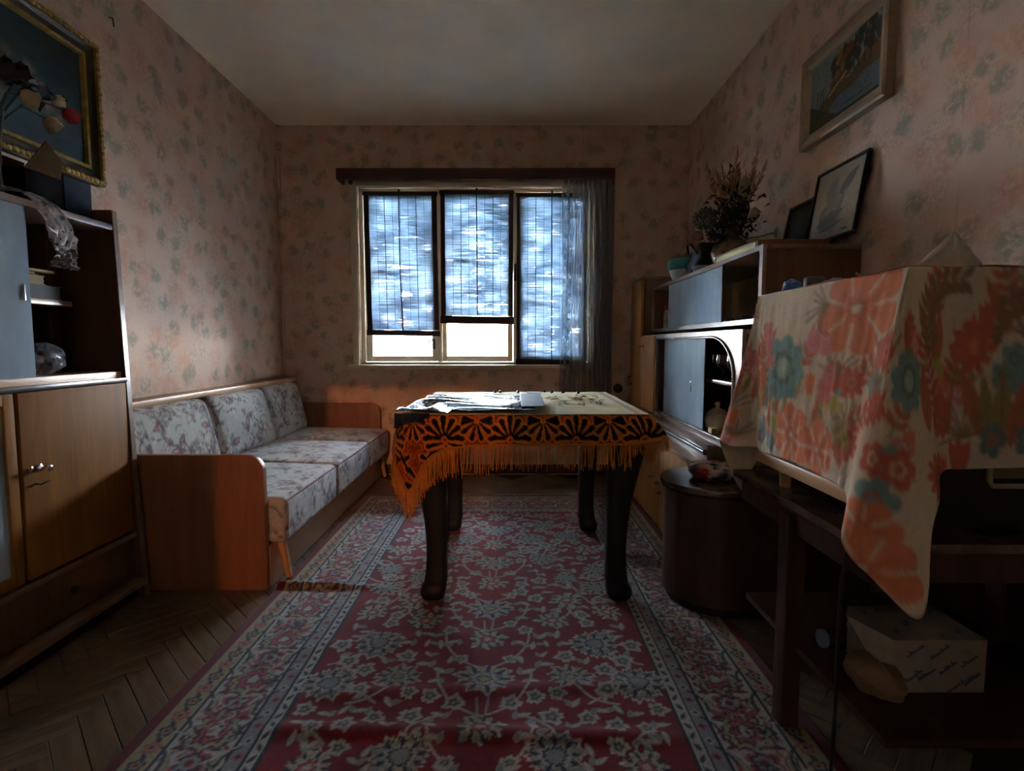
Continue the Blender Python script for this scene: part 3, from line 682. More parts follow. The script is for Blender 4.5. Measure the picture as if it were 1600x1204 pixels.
Z = 0.008+ridge(X, Y, -1.0, -0.45, 2.075, -0.05, 0.021, 0.022)+ridge(X, Y, -0.55, 0.55, 1.40, 0.05, 0.008, 0.03)+ridge(X, Y, -0.6, 0.5, 1.27, -0.03, 0.012, 0.03)+ridge(X, Y, -0.8, 0.2, 1.62, 0.12, 0.005, 0.04)
Z += 0.0012*np.sin(X*7+Y*3)*np.sin(Y*5-X*2)
rug = grid_obj('rug', np.stack([X, Y, Z], -1), painted('rug_wool', 0.95, 0.5, 400, sheen=0.15), cols=cv.a, thick=0.006)
tag(rug, 'red patterned oriental rug with cream floral border under the table', 'rug')
b = MB()
for k in range(360):
    x = rx0+0.004+(W-0.008)*k/359; L = rng.uniform(0.035, 0.06); dx = rng.uniform(-.012, .012)
    b.add([(x-.0018, ry1-.004, .008), (x+.0018, ry1-.004, .008), (x+.0014+dx, ry1+L, .0015), (x-.0014+dx, ry1+L, .0015), (x, ry1-.004, .011), (x+dx, ry1+L, .004)], [(0,1,2,3), (0,3,5,4), (1,4,5,2)])
stuff(b.build('fringe', plain('wool_fringe', (0.42, 0.40, 0.36), 0.95), rug))

# ================================================================== SOFA
SB, SM, SG, SD, SL = lin((0.66, 0.65, 0.62)), lin((0.52, 0.34, 0.36)), lin((0.42, 0.44, 0.41)), lin((0.22, 0.20, 0.22)), lin((0.75, 0.74, 0.71))
cs = Canvas(0.9, 0.9, 0.0045, SB)
r3 = random.Random(3)
def oleaf(x, y, L, W, a, c): cs.leaf(x, y, L, W, a, SD, None, .9); cs.leaf(x, y, L*.93, W*.84, a, c, None, 1, SD); cs.leaf(x+math.cos(a)*L*.08, y+math.sin(a)*L*.08, L*.5, W*.32, a, SL, None, .55)
for k in range(240):
    x, y = r3.uniform(0, .9), r3.uniform(0, .9)
    cs.curve(x, y, r3.uniform(0, 6.28), r3.uniform(0.03, 0.09), r3.uniform(-5, 5), 0.0042, [SD, SL, SM, SL][k % 4], al=.75)
for k in range(170):
    x, y, a = r3.uniform(0, .9), r3.uniform(0, .9), r3.uniform(0, 6.28)
    if k % 4 == 0:
        for q in range(3):
            aa = a+(q-1)*0.85; L = r3.uniform(0.06, 0.09); oleaf(x+math.cos(aa)*L*.55, y+math.sin(aa)*L*.55, L, L*.44, aa, [SM, SG, SB][(q+k//4) % 3])
        cs.curve(x, y, a+math.pi, .08, r3.uniform(-1, 1), .005, SD)
    elif k % 4 == 1:
        for q in range(5): cs.flower(x+r3.uniform(-.022, .022), y+r3.uniform(-.022, .022), 0.011, 5, [(1, SD), (0.72, SB), (0.4, SM)])
    elif k % 4 == 2:
        L = r3.uniform(0.045, 0.07); oleaf(x, y, L, L*.42, a, SM if k % 8 == 2 else SB); cs.curve(x, y, a+2, 0.06, 2.5, 0.0035, SD)
    else:
        for q in range(4): cs.leaf(x+.016*math.cos(a+q*1.3), y+.016*math.sin(a+q*1.3), .03, .011, a+q*1.3, SL if q % 2 else SD, None, .8)
cs.speckle(0.08)
M['sofa_fabric'] = painted('woven_floral_upholstery', 0.9, 0.45, 450, sheen=0.2)
M['piping'] = plain('red_brown_piping', (0.14, 0.06, 0.05), 0.8)
def cushion(name, parent, half, rad, crown, mat3, centre, step=0.008, uv0=(0, 0), canvas=None, mat=None):
    """padded box: rounded edges, crowned faces; painted by its own flat projection"""
    grids = []; hx, hy, hz = half; h = np.array(half); inner = h-rad; A = np.array(mat3.to_3x3()) if mat3 else np.eye(3)
    for ax in range(3):
        for sg in (-1, 1):
            o = [i for i in range(3) if i != ax]; n = max(4, int(2*half[o[0]]/step)); m = max(4, int(2*half[o[1]]/step))
            a, c = np.meshgrid(np.linspace(-1, 1, n), np.linspace(-1, 1, m), indexing='ij')
            p = np.zeros((n, m, 3)); p[..., o[0]] = a*half[o[0]]; p[..., o[1]] = c*half[o[1]]; p[..., ax] = sg*half[ax]
            q = np.clip(p, -inner, inner); d = p-q; L = np.linalg.norm(d, axis=-1, keepdims=True); r = q+d/np.maximum(L, 1e-9)*rad
            r[..., ax] += sg*crown[ax]*(1-a**2)*(1-c**2)
            col = canvas.sample(p[..., o[0]]+uv0[0]+ax*.31, p[..., o[1]]+uv0[1]+sg*.2, True) if canvas else None
            grids.append((r@A.T+np.array(centre), col))
    return grid_obj(name, grids[0][0], mat, parent, cols=grids[0][1], extra=grids[1:])
sofa = thing('sofa', 'long wooden-armed sofa bed with grey floral cushions along the wallpapered wall', 'sofa', (-1.3, 3.0, 0))
arm = [(XL+.004, 0.0), (-0.966, 0.0), (-0.966, 0.475)]+[(-1.031+0.065*math.cos(a), 0.475+0.065*math.sin(a)) for a in np.linspace(0.2, math.pi/2, 7)]+[(XL+.004, 0.54)]
MB().prism(arm, 'y', 2.054, 2.084).build('armrest', M['redwood'], sofa, bevel=0.004)
MB().prism([(p[0], p[1]) for p in arm], 'y', 3.895, 3.925).build('armrest', M['redwood'], sofa, bevel=0.004)
MB().box(-0.985, -0.962, 2.084, 3.895, 0.004, 0.17).build('base_board', M['honey_x'], sofa, bevel=0.002)
MB().box(XL+.004, -0.985, 2.084, 3.895, 0.10, 0.17).build('frame', M['redwood'], sofa)
MB().box(XL+.004, XL+0.022, 2.084, 3.925, 0.17, 0.70).build('back_board', M['redwood'], sofa)
MB().box(XL+.002, -1.575, 2.07, 3.93, 0.700, 0.728).build('back_rail', M['rail'], sofa, bevel=0.005)
for k, (y0, y1) in enumerate(((2.092, 2.73), (2.735, 3.36), (3.365, 3.885))):
    yc, hy = (y0+y1)/2, (y1-y0)/2
    seat = cushion('seat_cushion', sofa, (0.305, hy, 0.092), 0.03, (0.004, 0.002, 0.014), Matrix.Rotation(R(1.5), 3, 'Y'), (-1.205, yc, 0.272), uv0=(.1*k, .27*k), canvas=cs, mat=M['sofa_fabric'])
    MB().tube([(-0.905, y0+.012, 0.342), (-0.901, yc, 0.344), (-0.905, y1-.012, 0.342)], 0.004, 6).build('piping', M['piping'], seat)
    cushion('back_cushion', sofa, (0.055, hy, 0.175), 0.045, (0.024, 0.004, 0.008), Matrix.Rotation(R(-14), 3, 'Y'), (-1.565, yc, 0.520), uv0=(.2+.17*k, .4*k), canvas=cs, mat=M['sofa_fabric'])
for y, dy in ((2.155, 0.0), (3.83, 0.0)):
    MB().tube([(-0.955, y+.006, 0.185), (-0.918, y-.005, 0.014)], [0.020, 0.013], 10).build('leg', M['rail'], sofa, smooth=True)
MB().tube([(-1.62, 2.2, 0.12), (-1.64, 2.18, 0.0)], [0.020, 0.013], 10).build('leg', M['rail'], sofa, smooth=True)
MB().tube([(-1.62, 3.8, 0.12), (-1.64, 3.82, 0.0)], [0.020, 0.013], 10).build('leg', M['rail'], sofa, smooth=True)

# ================================================================== DINING TABLE and its cloths
TX0, TX1, TY0, TY1, TZ = -0.395, 0.490, 1.905, 2.785, 0.715
tab = thing('dining_table', 'black wooden dining table on heavy cabriole legs standing on the rug', 'table', (0.05, 2.345, 0.011))
def rrect(x0, x1, y0, y1, r, n=6):
    P = []
    for cx, cy, a0 in ((x1-r, y0+r, -90), (x1-r, y1-r, 0), (x0+r, y1-r, 90), (x0+r, y0+r, 180)):
        P += [(cx+r*math.cos(R(a0+90*k/n)), cy+r*math.sin(R(a0+90*k/n))) for k in range(n+1)]
    return P
MB().prism(rrect(TX0, TX1, TY0, TY1, 0.05), 'z', TZ-0.035, TZ-0.004).build('tabletop', M['black_wood'], tab, bevel=0.006)
b = MB(); ax0, ax1, ay0, ay1 = TX0+.075, TX1-.075, TY0+.075, TY1-.075
b.box(ax0, ax1, ay0, ay0+.022, 0.60, TZ-.035).box(ax0, ax1, ay1-.022, ay1, 0.60, TZ-.035).box(ax0, ax0+.022, ay0+.022, ay1-.022, 0.60, TZ-.035).box(ax1-.022, ax1, ay0+.022, ay1-.022, 0.60, TZ-.035)
b.build('apron', M['black_wood'], tab, bevel=0.003)
def cab_leg(cx, cy, sx, sy):
    prof = [(0.0, 0.012, 0.030), (0.02, 0.016, 0.040), (0.05, 0.014, 0.041), (0.065, 0.006, 0.034), (0.075, 0.004, 0.037), (0.09, 0.003, 0.035), (0.16, 0.000, 0.031), (0.26, 0.000, 0.033), (0.36, 0.006, 0.038),
            (0.46, 0.018, 0.046), (0.54, 0.032, 0.052), (0.60, 0.038, 0.056), (0.64, 0.034, 0.054), (TZ-.036, 0.024, 0.050)]
    b = MB(); vs = []; n = 12
    for z, off, hw in prof:
        for k in range(n):
            a = 2*math.pi*k/n; c, s = math.cos(a), math.sin(a)
            px = math.copysign(abs(c)**0.55, c)*hw*1.22; py = math.copysign(abs(s)**0.55, s)*hw*1.22
            vs.append((cx+sx*off+px, cy+sy*off*.2+py*(1 if z < .3 else .85), z+0.012))
    m = len(prof); fs = [(i*n+k, i*n+(k+1) % n, (i+1)*n+(k+1) % n, (i+1)*n+k) for i in range(m-1) for k in range(n)]+[tuple(range(n-1, -1, -1)), tuple((m-1)*n+k for k in range(n))]
    b.add(vs, fs); return b.build('leg', M['black_wood'], tab, smooth=True, sub=1)
for sx in (-1, 1):
    for sy in (-1, 1): cab_leg(((-.282, .388) if sy < 0 else (-.292, .378))[sx > 0], 1.968 if sy < 0 else 2.705, sx, sy)
# orange and black retro cloth: palm-drop motif with contour bands
def retro_canvas():
    T = 0.235; c = Canvas(T, T, 0.0032, (0, 0, 0)); d = np.full(c.X.shape, 9.0)
    def drop(x0, y0, ang, L, r):
        nonlocal d
        for ox in (-T, 0, T):
            for oy in (-T, 0, T):
                x, y = c.X-(x0+ox), c.Y-(y0+oy); u = x*math.cos(ang)+y*math.sin(ang); w = -x*math.sin(ang)+y*math.cos(ang)
                t = np.clip(u/L, 0, 1); d = np.minimum(d, np.hypot(u-t*L, w)-r*(0.22+0.78*t**1.3))
    for cx in (0.0,):
        for k, a in enumerate((-78, -50, -24, 0, 24, 50, 78)):
            L = (0.040, 0.055, 0.060, 0.066, 0.060, 0.055, 0.040)[k]; drop(T*.5+math.sin(R(a))*.018, T*.20+math.cos(R(a))*.018, R(90-a), L*.92, 0.0085)
        for s in (-1, 1):
            for k in range(4): drop(T*.5+s*0.012, T*.16-0.022*k+.02, R(90-s*(95+8*k)), 0.055-0.006*k, 0.0075)
            drop(T*.5+s*T*.5-s*.006, T*.60, R(90+s*38), 0.045, 0.010); drop(T*.5+s*T*.5-s*.012, T*.50, R(90+s*80), 0.035, 0.008)
    for k, a in enumerate((-80, -48, -16, 16, 48, 80)):
        drop(math.sin(R(a))*.016, T*.50-math.cos(R(a))*.016, R(-90+a), (.034, .044, .05, .05, .044, .034)[k], 0.0075)
    for s in (-1, 1): drop(T*.5+s*T*.27, T*.86, R(90-s*50), .030, .008); drop(T*.5+s*T*.33, T*.80, R(90+s*30), .034, .008); drop(T*.5+s*T*.10, T*.78, R(90-s*20), .03, .007)
    blk, org, yel, rst, drk = lin((0.055, 0.035, 0.03)), lin((0.72, 0.33, 0.08)), lin((0.80, 0.45, 0.14)), lin((0.55, 0.20, 0.07)), lin((0.28, 0.06, 0.03))
    c.a[:] = rst
    for lim, col in ((0.023, drk), (0.0205, org), (0.0150, drk), (0.0128, rst), (0.0085, yel), (0.0022, blk)): c.a[d < lim] = col
    return c
rc = retro_canvas(); M['retro_cloth'] = painted('orange_black_retro_cloth', 0.85, 0.4, 600, sheen=0.1, trans=0.06)
def catmull(P, n):
    """dense Catmull-Rom through rows of control points P (k, ...)"""
    P = np.asarray(P, float); k = len(P); t = np.linspace(0, k-1-1e-6, n); i = np.floor(t).astype(int); f = (t-i).reshape((-1,)+(1,)*(P.ndim-1))
    g = lambda j: P[np.clip(j, 0, k-1)]
    p0, p1, p2, p3 = g(i-1), g(i), g(i+1), g(i+2)
    return 0.5*(2*p1+(p2-p0)*f+(2*p0-5*p1+4*p2-p3)*f**2+(3*p1-p0-3*p2+p3)*f**3)
tz = TZ+.001; f0 = TY0-.004; l0 = TX0-.004; r0 = TX1+.004
cols_ = [  # top edge point, hem point, going round the table from the back of the window side
    ((l0, TY1-.05, tz), (l0-.020, TY1-.06, .600)), ((l0, 2.5, tz), (l0-.026, 2.5, .598)), ((l0, 2.2, tz), (l0-.024, 2.2, .606)), ((l0, 2.02, tz), (l0-.030, 2.02, .600)), ((l0+.002, f0+.05, tz), (l0-.034, f0+.03, .585)),
    ((l0+.008, f0+.022, tz), (l0-.012, f0-.028, .530)), ((l0+.022, f0+.006, tz), (l0+.030, f0-.036, .452)), ((l0+.05, f0, tz), (l0+.075, f0-.030, .520)), ((l0+.10, f0, tz), (l0+.125, f0-.022, .580)), ((l0+.2, f0, tz), (l0+.2, f0-.016, .604)),
    ((-.05, f0, tz), (-.05, f0-.012, .612)), ((.1, f0, tz), (.1, f0-.02, .616)), ((.25, f0, tz), (.25, f0-.012, .614)), ((.36, f0, tz), (.37, f0-.022, .616)), ((.44, f0, tz), (.455, f0-.030, .622)),
    ((r0-.012, f0+.006, tz), (r0+.048, f0-.030, .640)), ((r0, f0+.05, tz), (r0+.040, f0+.04, .628)), ((r0, 2.05, tz), (r0+.026, 2.05, .612)), ((r0, 2.3, tz), (r0+.022, 2.3, .606)), ((r0, 2.55, tz), (r0+.026, 2.55, .608)), ((r0, TY1-.05, tz), (r0+.022, TY1-.05, .604)),
    ((r0-.05, TY1+.004, tz), (r0-.04, TY1+.03, .600)), ((.2, TY1+.004, tz), (.2, TY1+.022, .604)), ((-.1, TY1+.004, tz), (-.1, TY1+.02, .604)), ((l0+.05, TY1+.004, tz), (l0+.04, TY1+.03, .600)), ((l0, TY1-.05, tz), (l0-.020, TY1-.06, .600))]
A = catmull([[c[0], c[1]] for c in cols_], 900); nr = 30
t = np.linspace(0, 1, nr)[None, :, None]; top, hem = A[:, 0][:, None, :], A[:, 1][:, None, :]
bulge = np.sin(np.pi*np.clip(t, 0, 1))*0.008
cen = np.array([0.05, 2.345, 0]); dirn = top-cen; dirn[..., 2] = 0; dirn /= np.linalg.norm(dirn, axis=-1, keepdims=True)
hz = top+(hem-top)*np.concatenate([t**0.75, t**0.75, t], -1)+dirn*bulge
arc = np.concatenate([[0], np.cumsum(np.linalg.norm(np.diff(A[:, 0]*.5+A[:, 1]*.5, axis=0), axis=1))])
hz += dirn*(0.006*np.sin(arc*42+1.7*np.sin(arc*11))[:, None, None]*t**1.2)
dn = np.linalg.norm(hem-top, axis=-1)*t[..., 0]
colr = rc.sample(arc[:, None]+0*dn, 0.235-dn+.6, True)
# flat part over the top
gx, gy = np.meshgrid(np.linspace(l0, r0, 40), np.linspace(TY0-.004, TY1+.004, 40), indexing='ij')
def inset(gx, gy, r):
    cx = np.clip(gx, l0+r, r0-r); cy = np.clip(gy, TY0-.004+r, TY1+.004-r); dx, dy = gx-cx, gy-cy; L = np.hypot(dx, dy); k = np.where(L > r, r/np.maximum(L, 1e-9), 1); return cx+dx*k, cy+dy*k
gx, gy = inset(gx, gy, 0.035)
ocl = grid_obj('orange_tablecloth', hz, M['retro_cloth'], cols=colr, thick=0.002, extra=[(np.stack([gx, gy, 0*gx+tz], -1), rc.sample(gx+2, gy, True))])
tag(ocl, 'orange and black retro patterned cloth with yellow fringe hanging over the dining table', 'tablecloth')
b = MB(); hemp = hz[:, -1]; L = 0
for i in range(0, 900, 1):
    if rng.random() < 0.10: continue
    p = hemp[i]; f = min(1, arc[i]/arc[-1]); ln = rng.uniform(0.072, 0.098)*(1.15 if 0.2 < f < 0.33 else 1); dx, dy = rng.gauss(0, .006), rng.gauss(0, .004); w = 0.0016
    if p[0] > 0.42 and p[1] < 1.95: ln *= 0.5
    q = [(p[0], p[1], p[2]+.003), (p[0]+dx*.4, p[1]+dy*.4, p[2]-ln*.5), (p[0]+dx, p[1]+dy, p[2]-ln)]
    b.tube(q, [w, w*.9, w*.8], 3)
stuff(b.build('fringe', plain('ochre_fringe', lin((0.80, 0.52, 0.20)), 0.9, grain=0.2), ocl))
b = MB(); b.tube([tuple(hemp[i]) for i in range(0, 900, 4)], 0.0045, 5); b.build('hem_braid', plain('ochre_braid', lin((0.68, 0.43, 0.16)), 0.9, grain=0.2, scale=200), ocl)
# cream top cloth with scalloped edge
cc = Canvas(0.92, 0.92, 0.004, lin((0.80, 0.76, 0.57)))
for k in range(160): cc.leaf(rng.uniform(0, .92), rng.uniform(0, .92), rng.uniform(.05, .14), rng.uniform(.02, .06), rng.uniform(0, 6), lin((0.76, 0.71, 0.50)), al=0.5)
cc.rect(0.845, 0.865, 0, .92, lin((0.66, 0.52, 0.44))); cc.rect(0, .92, 0.0, 0.012, lin((0.86, 0.82, 0.66)))
for k in range(62): cc.flower(0.015*k, 0.010, 0.006, 4, [(1, lin((0.88, 0.85, 0.72))), (.5, lin((0.55, 0.45, 0.3)))])
cc.speckle(0.05)
gx, gy = np.meshgrid(np.linspace(l0+.003, r0-.003, 150), np.linspace(TY0-.002, TY1, 150), indexing='ij'); gx, gy = inset(gx, gy, 0.033)
gz = tz+.0035+0.0012*np.sin(gx*31+gy*7)*np.sin(gy*23)
ccl = grid_obj('cream_cloth', np.stack([gx, gy, gz], -1), painted('cream_linen', 0.85, 0.3, 500), cols=cc.sample(gx-l0, gy-TY0+.004), thick=0.0015)
tag(ccl, 'cream linen cloth with scalloped edge lying flat on the table', 'tablecloth')
ct = tz+.0065
# plastic folder and film on the table
def sheet(x0, x1, y0, y1, z, n, amp, seed, drop=None):
    gx, gy = np.meshgrid(np.linspace(x0, x1, n), np.linspace(y0, y1, n), indexing='ij'); gz = np.zeros_like(gx)
    for i in range(n):
        for j in range(n): gz[i, j] = abs(noise.noise(Vector((gx[i, j]*6+seed, gy[i, j]*4, seed))))+0.16*abs(noise.noise(Vector((gx[i, j]*22, gy[i, j]*13+seed, 1))))
    return gx, gy, z+gz*amp
M['black_film'] = plain('shiny_black_film', (0.014, 0.020, 0.030), 0.07, grain=0.3, spec=0.3)
gx, gy, gz = sheet(-0.402, 0.085, 1.915, 2.50, ct, 130, 0.004, 3.0)
gx = gx+0.10*(gy-1.9)*(gx > -2)*(1-(gx+0.4)/.5)*0.4
flat_ = np.exp(-((gx+.06)/.11)**2-((gy-2.30)/.16)**2)
ph_ = (gy-1.915)/.15+.55*np.sin(gx*9+1.2*np.sin(gy*6))+.25*np.sin(gx*23+gy*11); fr_ = ph_-np.floor(ph_)
gz = gz+.0165*np.where(fr_ < .82, fr_, (1-fr_)/.18*.82)*(1-.85*flat_)
P = np.stack([gx, gy, gz], -1)
# the corner overhanging the table end droops
dr = np.clip((-0.30-gx)/0.10, 0, 1)*np.clip((2.02-gy)/0.10, 0, 1); P[..., 0] -= 0.018*dr; P[..., 1] -= 0.014*dr
fl = grid_obj('plastic_film', P, M['black_film'], thick=0.001)
gu, gv = np.meshgrid(np.linspace(0, 1, 26), np.linspace(0, 1, 16), indexing='ij')
px = -0.418+0.125*gu; py = 1.897-0.006*np.sin(gu*9)-0.012*gv; pz = ct+.002-gv*(0.052-0.040*gu)-0.003*np.sin(gu*14)*gv
grid_obj('drooping_corner', np.stack([px, py, pz], -1), M['black_film'], fl, thick=0.001)
tag(fl, 'crumpled shiny black plastic film spread over the cream cloth', 'plastic sheet')
gx, gy, gz = sheet(0.035, 0.125, 1.955, 2.42, ct+.010, 30, 0.003, 8.0)
gz = gz+0.01*(gy-1.915)+.008
fo = grid_obj('plastic_folder', np.stack([gx, gy, gz], -1), plain('grey_plastic_folder', lin((0.34, 0.40, 0.46)), 0.6, spec=0.1), thick=0.001)
tag(fo, 'grey plastic folder strip sticking out beside the black film', 'folder')
mtw = plain('dry_stalks', lin((0.52, 0.38, 0.20)), 0.9); mdl = plain('dry_leaf', lin((0.55, 0.42, 0.22)), 0.9)
r4 = random.Random(12)
for k in range(22):
    x, y, a = r4.gauss(0.245, 0.065), r4.gauss(2.33, 0.13), r4.uniform(-0.5, 0.5)+(math.pi if k % 2 else 0); L = r4.uniform(0.04, 0.10)
    x = min(max(x, 0.15), 0.40)
    pts = [(x+math.cos(a+.6*q*(1 if k % 3 else -1))*L*q*.33, y+math.sin(a+.6*q)*L*q*.33, ct+.003+0.006*math.sin(q+k)) for q in range(4)]
    o = MB().tube(pts, [.0011, .0013, .0010, .0006], 5).build('dry_twig', mtw)
    tag(o, 'thin dry brown twig scattered on the cream cloth', 'twig', 'dry twigs on the table')
for k in range(7):
    x, y, a = r4.uniform(0.18, 0.38), r4.uniform(2.15, 2.5), r4.uniform(0, 6); L = r4.uniform(0.03, 0.05)
    n = 7; vs = []
    for q in range(n):
        tt = q/(n-1); w = 0.3*L*math.sin(math.pi*tt)+.0005
        for s, dz in ((-1, .008), (0, .002), (1, .009)): vs.append((x+math.cos(a)*L*(tt-.5)-math.sin(a)*w*s, y+math.sin(a)*L*(tt-.5)+math.cos(a)*w*s, ct+.001+dz*math.sin(math.pi*tt)))
    fs = [(i*3+j, i*3+j+1, i*3+4+j, i*3+3+j) for i in range(n-1) for j in (0, 1)]
    o = MB().add(vs, fs).build('dry_leaf', mdl, smooth=True); md = o.modifiers.new('t', 'SOLIDIFY'); md.thickness = 0.0006
    tag(o, 'curled dry brown leaf fallen on the cream cloth', 'leaf', 'dry leaves on the table')
for k, (x, y) in enumerate(((-0.085, 2.70), (-0.06, 2.71), (0.03, 2.70), (0.20, 2.69), (0.255, 2.68), (0.165, 2.73), (0.33, 2.66))):
    o = MB().ball((x, y, ct+.007), 0.0075, 8, 6, (1.2, 1, .9)).build('dried_berry', M['black'], smooth=True)
    tag(o, 'small black dried berry near the far edge of the table', 'berry', 'dried berries on the table')
o = MB().box(0.075, 0.145, 2.70, 2.735, ct, ct+.004).build('paper_slip', plain('white_paper', (0.7, 0.72, 0.75), 0.6)); tag(o, 'small white paper slip near the far edge of the table', 'paper')
# ================================================================== CABINET ALONG THE LEFT WALL
cab = thing('display_cabinet', 'tall honey and dark wood display cabinet with sliding glass, before the sofa arm', 'cabinet', (-1.56, 1.5, 0))
CY0, CY1 = 0.88, 2.03
side = [(XL+.003, 0), (-1.415, 0), (-1.436, .47), (-1.464, 1.458), (XL+.003, 1.458)]
for y0, y1 in ((CY1-.024, CY1), (CY0, CY0+.024)):
    s = MB().prism(side, 'y', y0, y1).build('side_panel', M['walnut'], cab, bevel=0.002)
    MB().prism([(-1.4155, 0.0), (-1.412, 0.0), (-1.433, .47), (-1.461, 1.456), (-1.4645, 1.456), (-1.4365, .47)], 'y', y0+.001, y1-.001).build('edge_strip', M['walnut_y'], s)
MB().box(XL+.003, XL+.012, CY0+.024, CY1-.024, .06, 1.40).build('back_panel', M['walnut'], cab)
y0, y1 = CY0+.024, CY1-.024
MB().box(XL+.012, -1.462, y0, y1, 1.384, 1.405).build('top_board', M['walnut_y'], cab, bevel=0.002)
MB().box(XL+.012, -1.46, y0, y1, 0.845, 0.868).build('deck_board', M['rail'], cab, bevel=0.002)
MB().box(XL+.012, -1.438, y0, y1, 0.828, 0.845).build('ledge', M['dark_edge'], cab, bevel=0.002)
MB().box(XL+.012, -1.545, y0, y1-.10, 1.10, 1.118).build('shelf', M['rail'], cab, bevel=0.002)
MB().box(XL+.012, -1.63, y1-.10, y1-.085, 0.868, 1.384).build('divider', M['walnut'], cab)
MB().box(XL+.012, -1.435, y0, y1, 0.236, 0.256).build('bottom_board', M['walnut_y'], cab, bevel=0.002)
MB().box(-1.474, -1.470, 1.02, 1.658, 0.868, 1.383).build('glass_pane', M['cab_glass'], cab)
MB().box(-1.488, -1.484, 0.92, 1.30, 0.868, 1.383).build('glass_pane', M['cab_glass'], cab)
MB().box(-1.470, -1.464, 1.628, 1.636, 1.10, 1.15).build('pane_grip', M['chrome'], cab, bevel=0.002)
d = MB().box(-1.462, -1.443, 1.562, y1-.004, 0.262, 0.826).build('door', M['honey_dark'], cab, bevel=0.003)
MB().lathe((-1.443, 1.615, 0.594), [(0.012, 0), (0.012, .004), (0.005, .006), (0.005, .022), (0.011, .026), (0.012, .034), (0.007, .038)], 14, 'x').build('knob', M['chrome'], d, smooth=True)
MB().lathe((-1.443, 1.585, 0.594), [(0.010, 0), (0.010, .004), (0.004, .006)], 12, 'x').build('escutcheon', M['chrome'], d, smooth=True)
MB().tube([(-1.445, 1.60, 0.548), (-1.425, 1.60, 0.546), (-1.42, 1.615, 0.552), (-1.422, 1.63, 0.550)], 0.0028, 6).build('key', M['iron'], d, smooth=True)
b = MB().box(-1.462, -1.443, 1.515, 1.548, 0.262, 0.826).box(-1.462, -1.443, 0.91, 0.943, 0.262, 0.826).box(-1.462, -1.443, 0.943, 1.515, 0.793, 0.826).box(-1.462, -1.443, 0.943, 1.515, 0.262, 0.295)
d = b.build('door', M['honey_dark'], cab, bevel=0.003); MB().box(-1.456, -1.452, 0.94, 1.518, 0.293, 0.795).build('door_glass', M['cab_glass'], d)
MB().box(-1.47, -1.446, y0, y1, 0.085, 0.232).build('drawer', M['walnut'], cab, bevel=0.003)
MB().lathe((-1.446, 1.72, 0.16), [(0.014, 0), (0.014, .003), (0.006, .004)], 12, 'x').build('keyhole_plate', M['iron'], cab, smooth=True)
MB().box(XL+.012, -1.40, y0, y1, 0.055, 0.075).build('foot_ledge', M['walnut_y'], cab, bevel=0.002)
MB().box(XL+.02, -1.44, y0, y1, 0.0, 0.055).build('plinth', M['black_wood'], cab)
# things on the shelves
def book(label, name, x0, x1, y0, y1, z0, th, cover, page, rz=0.0, cat='book', group=None):
    t = thing(name, label, cat, ((x0+x1)/2, (y0+y1)/2, z0), group); c = min(0.003, th*.25)
    MB().box(x0, x1, y0, y1, z0, z0+c).build('cover', cover, t); MB().box(x0, x1, y0, y1, z0+th-c, z0+th).build('cover', cover, t)
    MB().box(x0+.004, x1-.003, y0+.004, y1-.004, z0+c, z0+th-c).build('page_block', page, t)
    MB().box(x0, x0+.003, y0, y1, z0+c, z0+th-c).build('spine', cover, t); t.rotation_euler = (0, 0, rz); return t
pg = plain('old_paper', lin((0.62, 0.58, 0.44)), 0.9, grain=0.1, scale=120); cgr = plain('grey_green_cover', lin((0.42, 0.46, 0.42)), 0.7); cbr = plain('brown_cover', lin((0.35, 0.27, 0.16)), 0.7); cye = plain('yellowed_cover', lin((0.62, 0.56, 0.36)), 0.7)
book('thick grey-green book at the bottom of the pile on the cabinet shelf', 'book', -1.668, -1.552, 1.45, 1.872, 1.1185, 0.046, cgr, plain('grey_pages', lin((0.42, 0.45, 0.44)), 0.9))
book('yellowed thick book lying on the grey-green one', 'book', -1.668, -1.556, 1.46, 1.815, 1.165, 0.030, cye, pg)
book('thin yellowed magazine lying third in the pile', 'magazine', -1.666, -1.553, 1.45, 1.78, 1.1955, 0.010, cbr, pg, cat='magazine')
book('thin wide magazine on top of the pile beneath the clear bag', 'magazine', -1.664, -1.548, 1.46, 1.845, 1.206, 0.008, cye, pg, cat='magazine')
o = MB().tube([(-1.535, 1.28, 0.8965), (-1.535, 1.70, 0.8965)], 0.027, 18).build('paper_roll', plain('white_roll_paper', lin((0.80, 0.80, 0.76)), 0.8), smooth=True)
tag(o, 'white paper roll lying at the bottom behind the cabinet glass', 'paper roll')
M['film'] = film('clear_plastic_film', (0.93, 0.94, 0.96), 0.42, 0.06)
def crumple(name, c, size, seed, mat, n=26, amp=0.35, flat=True):
    """a crumpled lump with sharp creases, resting on its flat base"""
    th, ph = np.meshgrid(np.linspace(0, 2*np.pi, n*2, endpoint=False), np.linspace(0.02, np.pi-.02, n), indexing='xy')
    d = np.stack([np.sin(ph)*np.cos(th), np.sin(ph)*np.sin(th), np.cos(ph)], -1); rr = np.zeros(th.shape)
    for i in range(th.shape[0]):
        for j in range(th.shape[1]):
            v = Vector(d[i, j])*1.6+Vector((seed, seed*.7, -seed)); rr[i, j] = 1-amp*(1-abs(noise.noise(v)))-amp*.6*abs(noise.noise(v*2.4))+amp*.7
    P = d*rr[..., None]*np.array(size)/2
    if flat: P[..., 2] = np.maximum(P[..., 2], -size[2]*.42)
    zmin = P[..., 2].min(); P += np.array([c[0], c[1], c[2]-zmin]); return grid_obj(name, P, mat, wrap=True)
